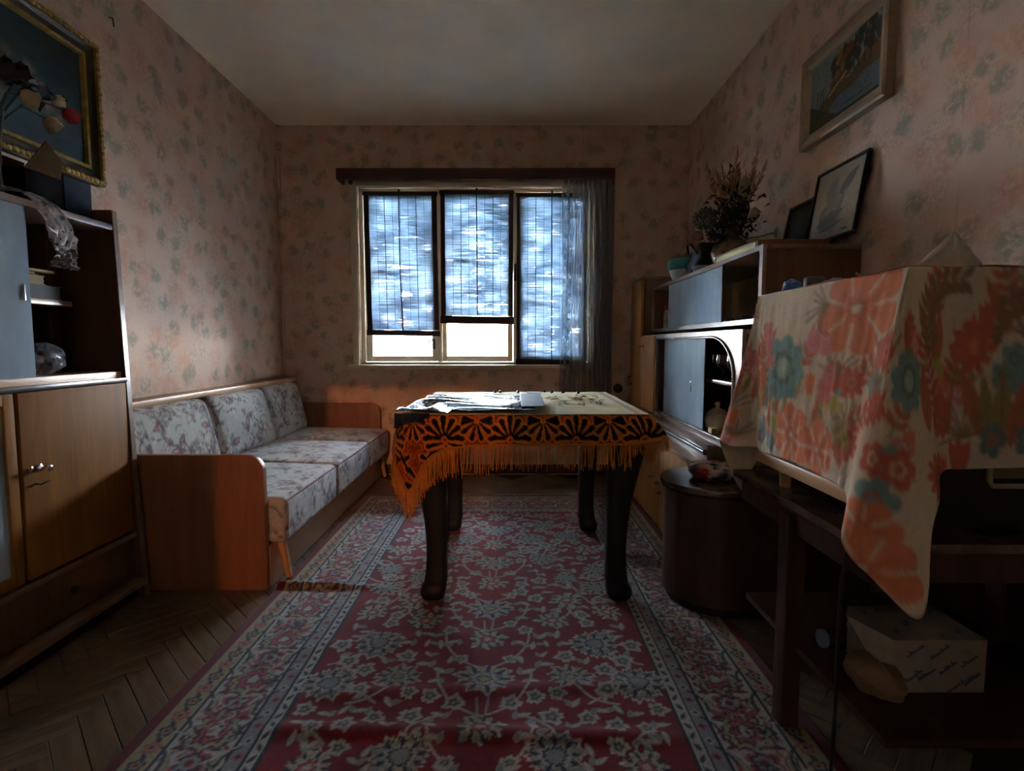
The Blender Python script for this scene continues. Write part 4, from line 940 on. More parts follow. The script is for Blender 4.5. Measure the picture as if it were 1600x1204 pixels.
o = crumple('plastic_bag', (-1.56, 1.775, 0.869), (0.11, 0.19, 0.115), 4.0, film('silver_grey_film', (0.8, 0.82, 0.86), 0.55, 0.16, lin((0.5, 0.5, 0.54)))); tag(o, 'crumpled silvery plastic bag at the bottom of the open cabinet side', 'bag')
# long clear bag draped from the cabinet top over the edge down to the books
n, m = 60, 26; uu, vv = np.meshgrid(np.linspace(0, 1, n), np.linspace(0, 1, m), indexing='ij')
path = catmull([(-1.60, 1.60, 1.418), (-1.50, 1.64, 1.43), (-1.448, 1.70, 1.40), (-1.438, 1.74, 1.33), (-1.440, 1.755, 1.29), (-1.452, 1.775, 1.258), (-1.485, 1.81, 1.238), (-1.53, 1.855, 1.224)], n)
wid = np.interp(np.linspace(0, 1, n), [0, .3, .55, .72, .85, 1], [0.10, 0.10, 0.11, 0.08, 0.10, 0.13])
P = path[:, None, :].repeat(m, 1); P[..., 1] += (vv-.5)*wid[:, None]
for i in range(n):
    for j in range(m): P[i, j] += np.array([abs(noise.noise(Vector((uu[i, j]*9, vv[i, j]*5, 2.0)))), 0.3*noise.noise(Vector((uu[i, j]*7, vv[i, j]*6, 9))), 0.5*abs(noise.noise(Vector((uu[i, j]*11, vv[i, j]*8, 5))))])*0.022
P[..., 0] = np.where(P[..., 2] < 1.405, np.maximum(P[..., 0], -1.545), P[..., 0])
o = grid_obj('clear_plastic_bag', P, M['film']); tag(o, 'long clear plastic bag draped over the cabinet top edge', 'bag')
# on the cabinet top
ZT = 1.4055
t = thing('cardboard_box', 'open black cardboard box with raised brown flap on the cabinet top', 'box', (-1.60, 1.80, ZT))
mblk = plain('black_card', lin((0.04, 0.035, 0.035)), 0.9, spec=0.1); mkr = plain('brown_card', lin((0.26, 0.18, 0.08)), 0.9, spec=0.1)
b = MB().box(-1.67, -1.53, 1.735, 1.739, ZT, 1.525).box(-1.67, -1.53, 1.871, 1.875, ZT, 1.525).box(-1.67, -1.666, 1.739, 1.871, ZT, 1.525).box(-1.534, -1.53, 1.739, 1.871, ZT, 1.525).box(-1.666, -1.534, 1.739, 1.871, ZT, ZT+.004)
b.build('body', mblk, t)
MB().prism([(1.735, 1.523), (1.872, 1.523), (1.882, 1.585), (1.822, 1.635)], 'x', -1.533, -1.5295).build('flap', mkr, t)
MB().obox((-1.655, 1.80, 1.55), (0.004, 0.13, 0.06), Matrix.Rotation(R(20), 3, 'Y')).build('flap', mkr, t)
o = MB().box(-1.672, -1.53, 1.884, 2.003, ZT, 1.547).build('storage_box', plain('navy_card', lin((0.12, 0.16, 0.21)), 0.8, spec=0.15), bevel=0.002); tag(o, 'plain dark navy storage box on the cabinet top below the gilt painting', 'box')
t = thing('glass_vase', 'tall clear glass vase holding roses on the cabinet top', 'vase', (-1.56, 1.655, ZT))
MB().lathe((-1.56, 1.655, ZT), [(0.030, 0), (0.034, .004), (0.030, .012), (0.024, .08), (0.027, .17), (0.040, .262), (0.037, .262), (0.024, .17), (0.021, .08), (0.022, .02), (0.001, .016)], 20).build('body', M['clear_glass'], t, smooth=True)
rose_t = thing('rose_bouquet', 'drooping dried bouquet with one red and several cream roses in glass vase', 'flowers', (-1.56, 1.655, ZT+.02))
mst = plain('dark_stems', lin((0.12, 0.13, 0.08)), 0.8); mlf = plain('dark_rose_leaves', lin((0.07, 0.09, 0.06)), 0.6)
def rose(name, c, r, dirv, mat):
    q = Vector(dirv).normalized().to_track_quat('Z', 'Y').to_matrix(); b = MB(); n = 18
    for k, (s, h) in enumerate(((1.0, 0), (0.78, .12), (0.55, .2), (0.3, .26))):
        prof = [(0.18, -0.7), (0.62, -0.55), (0.92, -0.1), (0.86, 0.45), (1.0, 0.8)]; vs = []
        for pr, ph in prof:
            for j in range(n):
                a = 2*math.pi*j/n; w = 1+0.14*math.sin(5*a+k*1.3)*(0.3+max(0, ph)); vs.append(Vector(c)+q@Vector((pr*s*w*r*math.cos(a), pr*s*w*r*math.sin(a), (ph*(1.05-.1*k)+h)*r)))
        b.add(vs, [(i*n+j, i*n+(j+1) % n, (i+1)*n+(j+1) % n, (i+1)*n+j) for i in range(len(prof)-1) for j in range(n)])
    return b.build(name, mat, rose_t, smooth=True)
mred, mcr, mdk = plain('red_petals', lin((0.60, 0.07, 0.09)), 0.7), plain('cream_petals', lin((0.66, 0.60, 0.46)), 0.7), plain('dark_petals', lin((0.09, 0.05, 0.05)), 0.7)
heads = [((-1.555, 1.955, 1.775), .026, (0, 1, -.25), mred), ((-1.55, 1.87, 1.71), .026, (.2, 1, -.7), mcr), ((-1.55, 1.90, 1.795), .020, (.1, 1, .2), mcr), ((-1.54, 1.775, 1.75), .028, (.5, 1, -.2), mcr),
         ((-1.55, 1.70, 1.80), .034, (.4, .5, .3), mdk), ((-1.56, 1.76, 1.815), .034, (.4, .6, .3), mdk), ((-1.57, 1.84, 1.805), .028, (.2, 1, .3), mdk), ((-1.55, 1.62, 1.80), .034, (.4, -.3, .4), mdk)]
sb = MB()
for c, r, dv, mt in heads:
    rose('rose', c, r, dv, mt); sb.tube([(-1.56, 1.655, ZT+.03), (-1.56, 1.66, ZT+.2), (-1.555, (1.66+c[1])/2, max(1.72, c[2]-.01)), tuple(Vector(c)-Vector(dv).normalized()*r*.6)], 0.003, 5)
sb.build('stems', mst, rose_t, smooth=True)
for k in range(26):
    x, y, z = -1.55+rng.gauss(0, .02), rng.uniform(1.62, 1.93), 1.79+rng.gauss(0, .024); a = rng.uniform(0, 6.28); L = rng.uniform(.03, .05)
    rot = Matrix.Rotation(a, 3, 'Z')@Matrix.Rotation(rng.uniform(-1, 1), 3, 'X')@Matrix.Rotation(rng.uniform(-.8, .8), 3, 'Y')
    vs = [Vector((x, y, z))+rot@Vector(p) for p in ((-L/2, 0, 0), (-L*.2, -L*.25, .004), (L*.2, -L*.2, .004), (L/2, 0, -.003), (L*.2, L*.2, .004), (-L*.2, L*.25, .004), (0, 0, -.002))]
    MB().add(vs, [(0, 1, 6), (1, 2, 6), (2, 3, 6), (3, 4, 6), (4, 5, 6), (5, 0, 6)]).build('leaf', mlf, rose_t, smooth=True)

# ================================================================== PICTURES
def moulding(name, parent, mat, y0, y1, z0, z1, x_wall, sgn, prof, ornament=None):
    """mitred frame on a wall of constant x; prof: (inset, proud) points outer to inner; sgn: +1 faces +x"""
    n = len(prof); vs = []; fs = []
    for c in range(4):
        for ins, pr in prof:
            y = (y0+ins, y1-ins, y1-ins, y0+ins)[c]; z = (z0+ins, z0+ins, z1-ins, z1-ins)[c]; vs.append((x_wall+sgn*pr, y, z))
    for c in range(4):
        d = (c+1) % 4
        for k in range(n-1): fs.append((c*n+k, d*n+k, d*n+k+1, c*n+k+1))
        fs.append((c*n+n-1, d*n+n-1, d*n, c*n))
    return MB().add(vs, fs).build(name, mat, parent)
M['gilt'] = plain('old_gilt', lin((0.58, 0.47, 0.22)), 0.38, 0.75, grain=0.35, scale=40)
M['gilt_dark'] = plain('dark_gilt_cove', lin((0.17, 0.13, 0.07)), 0.5, 0.4)
py0, py1, pz0, pz1, wx = 1.28, 2.235, 1.603, 2.150, XL
t = thing('gilt_painting', 'dark teal still-life painting in an ornate gilt frame above the cabinet', 'painting', (wx+.02, (py0+py1)/2, pz0))
moulding('frame', t, M['gilt_dark'], py0, py1, pz0, pz1, wx, 1, [(0, .002), (0, .03), (.012, .036), (.03, .024), (.05, .020), (.066, .022), (.066, .002)])
moulding('outer_bead', t, M['gilt'], py0-.002, py1+.002, pz0-.002, pz1+.002, wx, 1, [(0, .028), (.003, .042), (.017, .042), (.02, .030)])
moulding('inner_slip', t, M['gilt'], py0+.05, py1-.05, pz0+.05, pz1-.05, wx, 1, [(0, .016), (.003, .027), (.016, .027), (.020, .012)])
b = MB()
for k in range(130):
    s = k/130*2*((py1-py0)+(pz1-pz0)); a, c = py1-py0, pz1-pz0
    y, z = (py0+s, pz0) if s < a else (py1, pz0+s-a) if s < a+c else (py1-(s-a-c), pz1) if s < 2*a+c else (py0, pz1-(s-2*a-c))
    y += (.01 if y < py0+.01 else -.01 if y > py1-.01 else 0); z += (.01 if z < pz0+.01 else -.01 if z > pz1-.01 else 0)
    b.ball((wx+.042, y, z), 0.010 if k % 3 else .0135, 6, 4, (.5, 1.1, .8))
stuff(b.build('carved_ornament', M['gilt'], t, smooth=True))
cw, ch = py1-py0-.13, pz1-pz0-.13; cv = Canvas(cw, ch, 0.006, lin((0.14, 0.20, 0.20)))
cv.a *= (0.65+0.75*(1-cv.Y/ch))[..., None]; gb = lin((0.22, 0.27, 0.29)); f = np.clip(1-cv.Y/ch*1.6, 0, 1)[..., None]; cv.a = cv.a*(1-f)+np.array(gb)*f
r5 = random.Random(21)
for k in range(26): cv.flower(r5.uniform(.25, .65)*cw, r5.uniform(.25, .7)*ch, r5.uniform(.02, .05), 5, [(1, lin((0.30, 0.27, 0.22))), (.6, lin((0.42, 0.36, 0.28)))], r5.uniform(0, 3), .4, al=0.35)
for x, y, rr in ((.72, .62, .03), (.80, .38, .035), (.74, .33, .03), (.86, .30, .025), (.62, .52, .04), (.5, .45, .05)): cv.flower(x*cw, y*ch, rr, 5, [(1, lin((0.36, 0.30, 0.25))), (.5, lin((0.46, 0.36, 0.3)))], 1, .45, al=0.6)
for k in range(30): cv.leaf(r5.uniform(.2, .8)*cw, r5.uniform(.2, .7)*ch, .07, .02, r5.uniform(0, 6), lin((0.09, 0.14, 0.10)), al=.5)
cv.rect(0, cw, 0, .06, lin((0.14, 0.19, 0.24)), .4); cv.speckle(.06)
grid_obj('canvas', np.stack([0*cv.X+wx+.014, cv.X+py0+.065, cv.Y+pz0+.065], -1), painted('oil_paint', 0.45, 0.2, 300), t, cols=cv.a)
# landscape on the right wall
py0, py1, pz0, pz1, wx = 1.86, 2.395, 1.795, 2.160, XR
t = thing('landscape_painting', 'autumn river landscape painting in a pale wooden frame high on the wall', 'painting', (wx-.02, (py0+py1)/2, pz0))
M['pale_frame'] = wood('pale_frame_wood', (0.24, 0.17, 0.10), (0.34, 0.25, 0.15), 'y', 1.5, 0.5)
moulding('frame', t, M['pale_frame'], py0, py1, pz0, pz1, wx, -1, [(0, .002), (0, .034), (.008, .040), (.022, .038), (.03, .028), (.046, .022), (.052, .020), (.052, .002)])
cw, ch = py1-py0-.104, pz1-pz0-.104; cv = Canvas(cw, ch, 0.0045, lin((0.44, 0.48, 0.45)))
# painted with u running from the near edge to the far edge
U = cw-cv.X; V = cv.Y     # U: from the far (window) end
bank = 0.30*ch+0.35*ch*(U/cw)-0.05*np.sin(U*30)*ch; cv.a[V < bank] = lin((0.36, 0.28, 0.16)); 
wtr = (V < 0.14*ch+0.26*ch*(U/cw)+0.02*ch*np.sin(U*40)) & (U > 0.32*cw); cv.a[wtr] = lin((0.34, 0.40, 0.43)); cv.a[(V < 0.42*ch-0.9*ch*(U/cw)) | (V < .05*ch)] = lin((0.22, 0.22, 0.12))
r6 = random.Random(8)
for k in range(90):
    u = r6.uniform(.35, .62)*cw if k < 50 else r6.uniform(.6, 1)*cw; base = 0.30*ch+0.35*ch*u/cw
    cv.leaf(cw-u, base+r6.uniform(0.02, .42)*ch, r6.uniform(.03, .06), r6.uniform(.02, .04), r6.uniform(0, 6), [lin((0.42, 0.22, 0.10)), lin((0.50, 0.36, 0.12)), lin((0.20, 0.13, 0.08)), lin((0.16, 0.17, 0.12))][k % 4 if k < 50 else 2+k % 2], al=.8)
for u in (.12, .17, .21, .66, .72, .8, .88): cv.line([(cw-u*cw, (.15 if u < .3 else .5)*ch), (cw-u*cw-.004, (.55 if u < .3 else .97)*ch)], .006, lin((0.13, 0.09, 0.07)))
cv.line([(cw-.3*cw, .38*ch), (cw-.55*cw, .55*ch)], .010, lin((0.66, 0.54, 0.26)))
for k in range(14): cv.line([(cw-r6.uniform(.45, .95)*cw, .1*ch)]+[(cw-r6.uniform(.45, .95)*cw, .12*ch)], .004, lin((0.20, 0.28, 0.34)), .4)
cv.speckle(.15)
grid_obj('canvas', np.stack([0*cv.X+wx-.020, cv.X+py0+.052, cv.Y+pz0+.052], -1), painted('landscape_paint', 0.5, 0.2, 300), t, cols=cv.a)
# ================================================================== WALL UNIT ON THE RIGHT
# tall narrow cabinet in the corner
t = thing('tall_cabinet', 'narrow tall honey veneer cabinet in the corner by the curtain', 'cabinet', (1.06, 3.68, 0))
TX = 0.845
MB().box(TX+.02, XR-.005, 3.53, 3.548, 0, 1.39).build('side_panel', M['walnut'], t, bevel=0.002); MB().box(TX+.02, XR-.005, 3.82, 3.838, 0, 1.39).build('side_panel', M['walnut'], t, bevel=0.002)
MB().box(TX+.005, XR-.005, 3.53, 3.838, 1.39, 1.405).build('top_board', M['walnut_y'], t, bevel=0.002); MB().box(XR-.015, XR-.005, 3.548, 3.82, .05, 1.39).build('back_panel', M['walnut'], t)
MB().box(TX+.02, XR-.015, 3.548, 3.82, 0.05, 0.07).build('bottom_board', M['walnut'], t)
d = MB().box(TX, TX+.019, 3.545, 3.836, 0.06, 1.386).build('door', M['honey'], t, bevel=0.003)
def knob(y, z, x, parent):
    MB().lathe((x, y, z), [(0.012, 0), (0.012, -.003), (0.0045, -.005), (0.0045, -.020), (0.011, -.024), (0.012, -.031), (0.007, -.035)], 14, 'x').build('knob', M['chrome'], parent, smooth=True)
def lock(y, z, x, parent):
    MB().lathe((x, y, z), [(0.007, 0), (0.007, -.003), (0.003, -.004)], 10, 'x').build('lock', M['iron'], parent, smooth=True)
    MB().tube([(x-.003, y, z), (x-.022, y-.002, z-.002), (x-.026, y-.008, z-.004)], 0.0022, 6).build('key', M['iron'], parent, smooth=True)
knob(3.775, 0.742, TX, d); lock(3.775, 0.69, TX, d)
# upper glazed cabinet
UX, UY0, UY1, UZ0, UZ1 = 0.91, 1.985, 3.525, 1.045, 1.331
t = thing('glazed_wall_cabinet', 'long low upper cabinet with a sliding dusty glass pane, topmost of the wall unit', 'cabinet', (1.09, 2.75, UZ0))
MB().box(UX+.012, XR-.005, UY0, UY0+.018, UZ0+.018, UZ1-.016).build('side_panel', M['walnut'], t, bevel=0.002); MB().box(UX+.012, XR-.005, UY1-.018, UY1, UZ0+.018, UZ1-.016).build('side_panel', M['walnut'], t, bevel=0.002)
MB().box(UX+.012, XR-.005, UY0, UY1, UZ1-.016, UZ1).build('top_board', M['walnut_y'], t, bevel=0.002); MB().box(UX+.012, XR-.005, UY0, UY1, UZ0, UZ0+.018).build('bottom_board', M['honey_x'], t, bevel=0.002)
MB().box(XR-.012, XR-.005, UY0+.018, UY1-.018, UZ0+.018, UZ1-.016).build('back_panel', M['honey'], t)
def opening_frame(name, parent, mat, x0, x1, Y0, Y1, Z0, Z1, path, bevel=0.002):
    """board in a plane of constant x with a shaped opening (path: (y,z) loop)"""
    cy = sum(p[0] for p in path)/len(path); cz = sum(p[1] for p in path)/len(path); outer = []
    for y, z in path:
        dy, dz = y-cy, z-cz; k = min((Y1-cy)/dy if dy > 1e-6 else (Y0-cy)/dy if dy < -1e-6 else 1e9, (Z1-cz)/dz if dz > 1e-6 else (Z0-cz)/dz if dz < -1e-6 else 1e9); outer.append((cy+dy*k, cz+dz*k))
    for c in ((Y0, Z0), (Y0, Z1), (Y1, Z0), (Y1, Z1)):
        i = min(range(len(outer)), key=lambda q: (outer[q][0]-c[0])**2+(outer[q][1]-c[1])**2); outer[i] = c
    n = len(path); vs = [(x0, y, z) for y, z in outer]+[(x0, y, z) for y, z in path]+[(x1, y, z) for y, z in outer]+[(x1, y, z) for y, z in path]; fs = []
    for i in range(n):
        j = (i+1) % n; fs += [(i, j, n+j, n+i), (2*n+i, 3*n+i, 3*n+j, 2*n+j), (n+i, n+j, 3*n+j, 3*n+i), (i, 2*n+i, 2*n+j, j)]
    return MB().add(vs, fs).build(name, mat, parent)
def rpath(y0, y1, z0, z1, rs, n=8):
    """rounded loop; rs: radii (ry, rz) at (y0,z0), (y1,z0), (y1,z1), (y0,z1), with straight sides subdivided"""
    P = []
    cs4 = [((y0, z0), 180, rs[0]), ((y1, z0), 270, rs[1]), ((y1, z1), 0, rs[2]), ((y0, z1), 90, rs[3])]
    for (cy, cz), a0, (ry, rz) in cs4:
        oy = cy+ry*(1 if cy == y0 else -1); oz = cz+rz*(1 if cz == z0 else -1)
        P += [(oy+ry*math.cos(R(a0+90*k/n)), oz+rz*math.sin(R(a0+90*k/n))) for k in range(n+1)]
    out = []
    for i, p in enumerate(P):
        q = P[(i+1) % len(P)]; L = math.hypot(q[0]-p[0], q[1]-p[1]); m = max(1, int(L/0.08)); out += [(p[0]+(q[0]-p[0])*k/m, p[1]+(q[1]-p[1])*k/m) for k in range(m)]
    return out
M['satin_edge'] = wood('satin_edge', (0.15, 0.08, 0.05), (0.22, 0.125, 0.075), 'y', 1, 0.3, dust=0.4)
pth = rpath(UY0+.022, UY1-.016, UZ0+.02, UZ1-.018, [(.003, .003), (.003, .003), (.003, .003), (.012, .012)], 4)
opening_frame('front_frame', t, M['satin_edge'], UX, UX+.014, UY0-.004, UY1, UZ0, UZ1, pth)
MB().box(UX+.022, UX+.026, 2.415, 3.23, UZ0+.018, UZ1-.016).build('glass_pane', M['cab_glass'], t)
MB().box(UX+.018, UX+.022, 3.17, 3.176, 1.14, 1.18).build('pane_grip', M['chrome'], t, bevel=0.001)
# middle display section with arched opening
MX, MY0, MY1, MZ0, MZ1 = 0.845, 1.985, 3.525, 0.552, 1.024
t = thing('arched_display_section', 'middle display section with arched opening and sliding glass, in the wall unit', 'cabinet', (1.06, 2.75, MZ0))
for y0, y1 in ((MY0, MY0+.018), (MY1-.018, MY1), (3.165, 3.183)): MB().box(MX+.016, XR-.005, y0, y1, MZ0+.02, MZ1-.018).build('side_panel', M['walnut'], t)
MB().box(MX+.016, XR-.005, MY0, MY1, MZ1-.018, MZ1).build('top_board', M['honey_x'], t, bevel=0.002); MB().box(MX+.016, XR-.005, MY0, MY1, MZ0, MZ0+.02).build('bottom_board', M['honey_x'], t, bevel=0.002)
MB().box(XR-.012, XR-.005, MY0+.018, MY1-.018, MZ0+.02, MZ1-.018).build('back_panel', M['walnut'], t)
pth = rpath(MY0+.055, 3.145, MZ0+.032, MZ1-.026, [(.05, .05), (.006, .006), (.006, .006), (.24, .16)], 10)
opening_frame('front_panel', t, M['satin_edge'], MX, MX+.016, MY0-.004, 3.18, MZ0, MZ1, pth)
MB().tube([(MX-.003, y, z) for y, z in pth]+[(MX-.003, *pth[0])], 0.006, 6, caps=False).build('opening_trim', plain('satin_trim', lin((0.55, 0.52, 0.50)), 0.25, 0.5), t, smooth=True)
d = MB().box(MX-.006, MX+.014, 3.185, 3.522, MZ0+.006, MZ1-.006).build('door', M['honey'], t, bevel=0.003); knob(3.44, 0.955, MX-.006, d)
MB().box(MX+.024, MX+.028, 2.43, 3.07, MZ0+.022, MZ1-.02).build('glass_pane', M['cab_glass'], t)
MB().box(MX+.032, MX+.036, 2.47, 2.82, MZ0+.022, MZ1-.02).build('glass_pane', M['cab_glass'], t)
MB().box(MX+.020, MX+.024, 2.60, 2.606, 0.74, 0.79).build('pane_grip', M['chrome'], t, bevel=0.001)
MB().box(MX+.05, XR-.012, MY0+.018, 3.165, 0.796, 0.812).build('shelf', M['walnut_y'], t, bevel=0.002)
# base cabinet
BX, BY0, BY1, BZ = 0.762, 2.205, 3.525, 0.482
t = thing('base_cabinet', 'honey wood base cabinet with dusty projecting top, lowest of the wall unit', 'cabinet', (1.02, 2.86, 0))
MB().box(BX-.012, XR-.005, BY0, BY1, BZ-.022, BZ).build('top_board', M['honey_x'], t, bevel=0.004)
MB().box(MX-.035, XR-.02, BY0, BY1, BZ, 0.550).build('plinth_moulding', M['walnut_y'], t, bevel=0.004)
MB().tube([(MX-.042, BY0, 0.520), (MX-.042, BY1, 0.520)], 0.012, 10).build('half_round_strip', plain('grey_satin_strip', lin((0.40, 0.40, 0.42)), 0.25, 0.5), t, smooth=True)
for y0, y1 in ((BY0, BY0+.018), (BY1-.018, BY1), (2.727, 2.745)): MB().box(BX+.02, XR-.005, y0, y1, 0.0, BZ-.022).build('side_panel', M['walnut'], t)
MB().box(BX+.02, XR-.01, BY0+.018, BY1-.018, 0.03, 0.05).build('bottom_board', M['walnut'], t)
for (y0, y1), ky in (((2.739, BY1-.003), 2.835), ((BY0+.003, 2.735), 2.70)):
    d = MB().box(BX, BX+.019, y0, y1, 0.014, BZ-.026).build('door', M['honey'], t, bevel=0.003); knob(ky, 0.264, BX, d)
    if ky < 2.8: lock(2.718, 0.205, BX, d)
# glassware and odds behind the opening
def lathe_thing(name, label, cat, c, prof, mat, n=20, group=None):
    o = MB().lathe(c, prof, n).build(name, mat, smooth=True); return tag(o, label, cat, group)
gob = [(0.026, 0), (0.026, .003), (0.006, .010), (0.005, .030), (0.014, .040), (0.030, .062), (0.033, .085), (0.029, .110), (0.027, .110), (0.031, .085), (0.028, .064), (0.001, .045)]
for k, (x, y, lb) in enumerate(((0.94, 2.515, 'clear goblet on the arched section shelf, next to the sliding pane'), (0.935, 2.375, 'clear goblet standing second from the sliding pane on the shelf'), (0.93, 2.245, 'clear goblet closest to the arch end on the shelf'), (1.04, 2.50, 'small clear goblet standing behind the front row on the shelf'))):
    lathe_thing('goblet', lb, 'glass', (x, y, 0.813), gob if k < 3 else [(r*.8, h*.85) for r, h in gob], M['clear_glass'], group='goblets on the display shelf')
mpor = plain('cream_porcelain', lin((0.72, 0.69, 0.62)), 0.25, grain=0.05)
t = thing('sugar_bowl', 'cream porcelain sugar bowl with knobbed lid in the display section', 'bowl', (0.935, 2.43, 0.5725))
MB().lathe((0.935, 2.43, 0.5725), [(0.030, 0), (0.034, .004), (0.048, .02), (0.055, .045), (0.050, .072), (0.044, .08), (0.001, .08)], 22).build('body', mpor, t, smooth=True)
MB().lathe((0.935, 2.43, 0.653), [(0.047, 0), (0.045, .006), (0.030, .020), (0.010, .028), (0.008, .034), (0.013, .042), (0.012, .050), (0.004, .055)], 20).build('lid', mpor, t, smooth=True)
o = MB().box(0.872, 0.905, 2.325, 2.37, 0.5725, 0.602).build('soap_box', plain('cream_box', lin((0.70, 0.66, 0.42)), 0.7), bevel=0.002); tag(o, 'small cream yellow box in front of the sugar bowl', 'box')
o = crumple('crumpled_napkin', (0.93, 2.58, 0.5725), (0.08, 0.12, 0.06), 2.2, plain('pinkish_napkin', lin((0.66, 0.58, 0.57)), 0.9)); tag(o, 'crumpled pinkish napkin beside the sugar bowl behind the glass', 'napkin')
t = thing('teapot', 'dark green teapot in the shade at the back of the display section', 'teapot', (1.10, 2.55, 0.5725)); mtp = plain('dark_green_glaze', lin((0.08, 0.12, 0.10)), 0.2)
MB().lathe((1.10, 2.55, 0.5725), [(0.04, 0), (0.06, .02), (0.068, .06), (0.05, .10), (0.02, .115), (0.008, .12), (0.012, .135), (0.003, .142)], 20).build('body', mtp, t, smooth=True)
MB().tube([(1.10, 2.485, .62), (1.10, 2.45, .64), (1.10, 2.43, .69)], [.016, .012, .008], 8).build('spout', mtp, t, smooth=True)
MB().tube([(1.10+.03*0, 2.61, .66), (1.10, 2.65, .67), (1.10, 2.655, .63), (1.10, 2.612, .60)], .006, 8).build('handle', mtp, t, smooth=True)
t = thing('salt_shaker', 'small white bottle with a red cap on the upper shelf', 'bottle', (0.965, 3.36, 1.0635))
MB().lathe((0.965, 3.36, 1.0635), [(0.022, 0), (0.023, .004), (0.022, .10), (0.018, .115)], 16).build('body', plain('white_bottle', lin((0.62, 0.62, 0.58)), 0.4), t, smooth=True)
MB().lathe((0.965, 3.36, 1.0635), [(0.0228, .03), (0.0236, .031), (0.0236, .075), (0.0228, .076)], 16).build('paper_label', plain('cream_label', lin((0.66, 0.58, 0.42)), 0.7), t, smooth=True)
MB().lathe((0.965, 3.36, 1.0635+.115), [(0.020, 0), (0.020, .022), (0.016, .026)], 16).build('cap', plain('red_cap', lin((0.55, 0.10, 0.10)), 0.4), t, smooth=True)
for k, (x, y, r, h) in enumerate(((0.96, 2.37, .030, .020), (0.97, 2.28, .034, .016), (0.95, 2.19, .026, .018))):
    lathe_thing('glass_dish', ('small glass dish beside the upper pane edge', 'widest small glass dish on the upper shelf', 'small glass dish closest to the upper cabinet end')[k], 'dish', (x, y, 1.0635), [(r*.6, 0), (r*.7, .002), (r, h), (r*.93, h), (r*.6, .005), (.001, .004)], M['clear_glass'], group='glass dishes in the upper cabinet')
o = MB().lathe((0.945, 2.09, 1.0635), [(0.004, 0), (0.004, .06)], 8).build('white_candle', mpor, smooth=True); tag(o, 'thin short white candle standing in the upper cabinet', 'candle')
# on top of the wall unit
ZU = UZ1+.0005
t = thing('album', 'large thick album with pale yellow page edges and gilt-brown cover under the leaning picture', 'album', (1.06, 2.27, ZU))
mcv = plain('gilt_brown_cover', lin((0.45, 0.30, 0.12)), 0.35); mpe = plain('pale_yellow_pages', lin((0.80, 0.78, 0.52)), 0.7, grain=.06, scale=150)
MB().box(0.925, 1.20, 2.06, 2.50, ZU, ZU+.005).build('cover', mcv, t, bevel=.002); MB().box(0.925, 1.20, 2.06, 2.50, ZU+.027, ZU+.032).build('cover', mcv, t, bevel=.002)
MB().box(0.932, 1.19, 2.095, 2.49, ZU+.005, ZU+.027).build('page_block', mpe, t); MB().box(0.925, 1.20, 2.06, 2.068, ZU+.005, ZU+.027).build('spine', mcv, t)
t = thing('dried_flower_vase', 'round mottled ceramic vase standing behind the album on the wall unit', 'vase', (1.05, 2.625, ZU))
def glaze():
    m, nt, b, out = new_mat('mottled_glaze'); n = noise_n(nt, texco(nt), 22, 4)
    nt.links.new(ramp(nt, n.outputs[0], [(0.4, lin((0.50, 0.44, 0.36))), (0.58, lin((0.40, 0.32, 0.24))), (0.68, lin((0.16, 0.11, 0.09)))]), b.inputs['Base Color']); b.inputs['Roughness'].default_value = 0.18; return m
MB().lathe((1.05, 2.625, ZU), [(0.045, 0), (0.055, .004), (0.082, .035), (0.092, .07), (0.082, .108), (0.050, .136), (0.034, .145), (0.034, .165), (0.040, .175), (0.034, .175), (0.028, .150), (0.001, .14)], 28).build('body', glaze(), t, smooth=True)
q = thing('dried_bouquet', 'bushy dried bouquet of dark foliage and brown pampas spikes in the round vase', 'flowers', (1.05, 2.625, ZU+.15))
c0 = Vector((1.05, 2.625, ZU+.17)); mfo = plain('dark_dry_foliage', lin((0.20, 0.20, 0.13)), 0.8, grain=.3); mgg = plain('grey_green_dry_leaves', lin((0.34, 0.37, 0.31)), 0.8, grain=.3); mpa = plain('brown_pampas', lin((0.62, 0.44, 0.27)), 0.95, grain=.25, scale=90)
def leafmb(b, p, L, wd, rot):
    b.add([p+rot@Vector(v) for v in ((0, 0, 0), (L*.4, -wd, .006), (L, 0, -.004), (L*.4, wd, .006), (L*.45, 0, 0))], [(0, 1, 4), (1, 2, 4), (2, 3, 4), (3, 0, 4)])
def rrot(): return Matrix.Rotation(rng.uniform(0, 6.28), 3, 'Z')@Matrix.Rotation(rng.uniform(-1.5, .6), 3, 'Y')@Matrix.Rotation(rng.uniform(-.8, .8), 3, 'X')
b = MB()
for k in range(420):
    v = Vector((rng.gauss(0, .05), rng.gauss(0, .05), rng.gauss(0.06, .065))); v.x = max(-.17, v.x); p = c0+v
    if p.z < ZU+.13 and abs(v.x) < .08: continue
    leafmb(b, p, rng.uniform(.025, .05), rng.uniform(.006, .011), rrot())
stuff(b.build('foliage', mfo, q, smooth=True))
b = MB()
for k in range(520):
    v = Vector((rng.gauss(0, 1), rng.gauss(0, 1), rng.gauss(0, 1))).normalized()*rng.uniform(.6, 1); leafmb(b, c0+Vector((-.115+v.x*.062, .02+v.y*.05, .065+v.z*.055)), rng.uniform(.010, .02), .004, rrot())
stuff(b.build('grey_foliage', mgg, q, smooth=True))
b = MB()
for k in range(160):
    v = Vector((rng.gauss(0, 1), rng.gauss(0, 1), rng.gauss(0, 1))).normalized()*rng.uniform(.4, 1); leafmb(b, c0+Vector((-.085+v.x*.05, -.03+v.y*.04, -.025+v.z*.03)), rng.uniform(.010, .02), .005, rrot())
stuff(b.build('purple_blooms', plain('dusty_purple', lin((0.22, 0.19, 0.25)), 0.9), q, smooth=True))
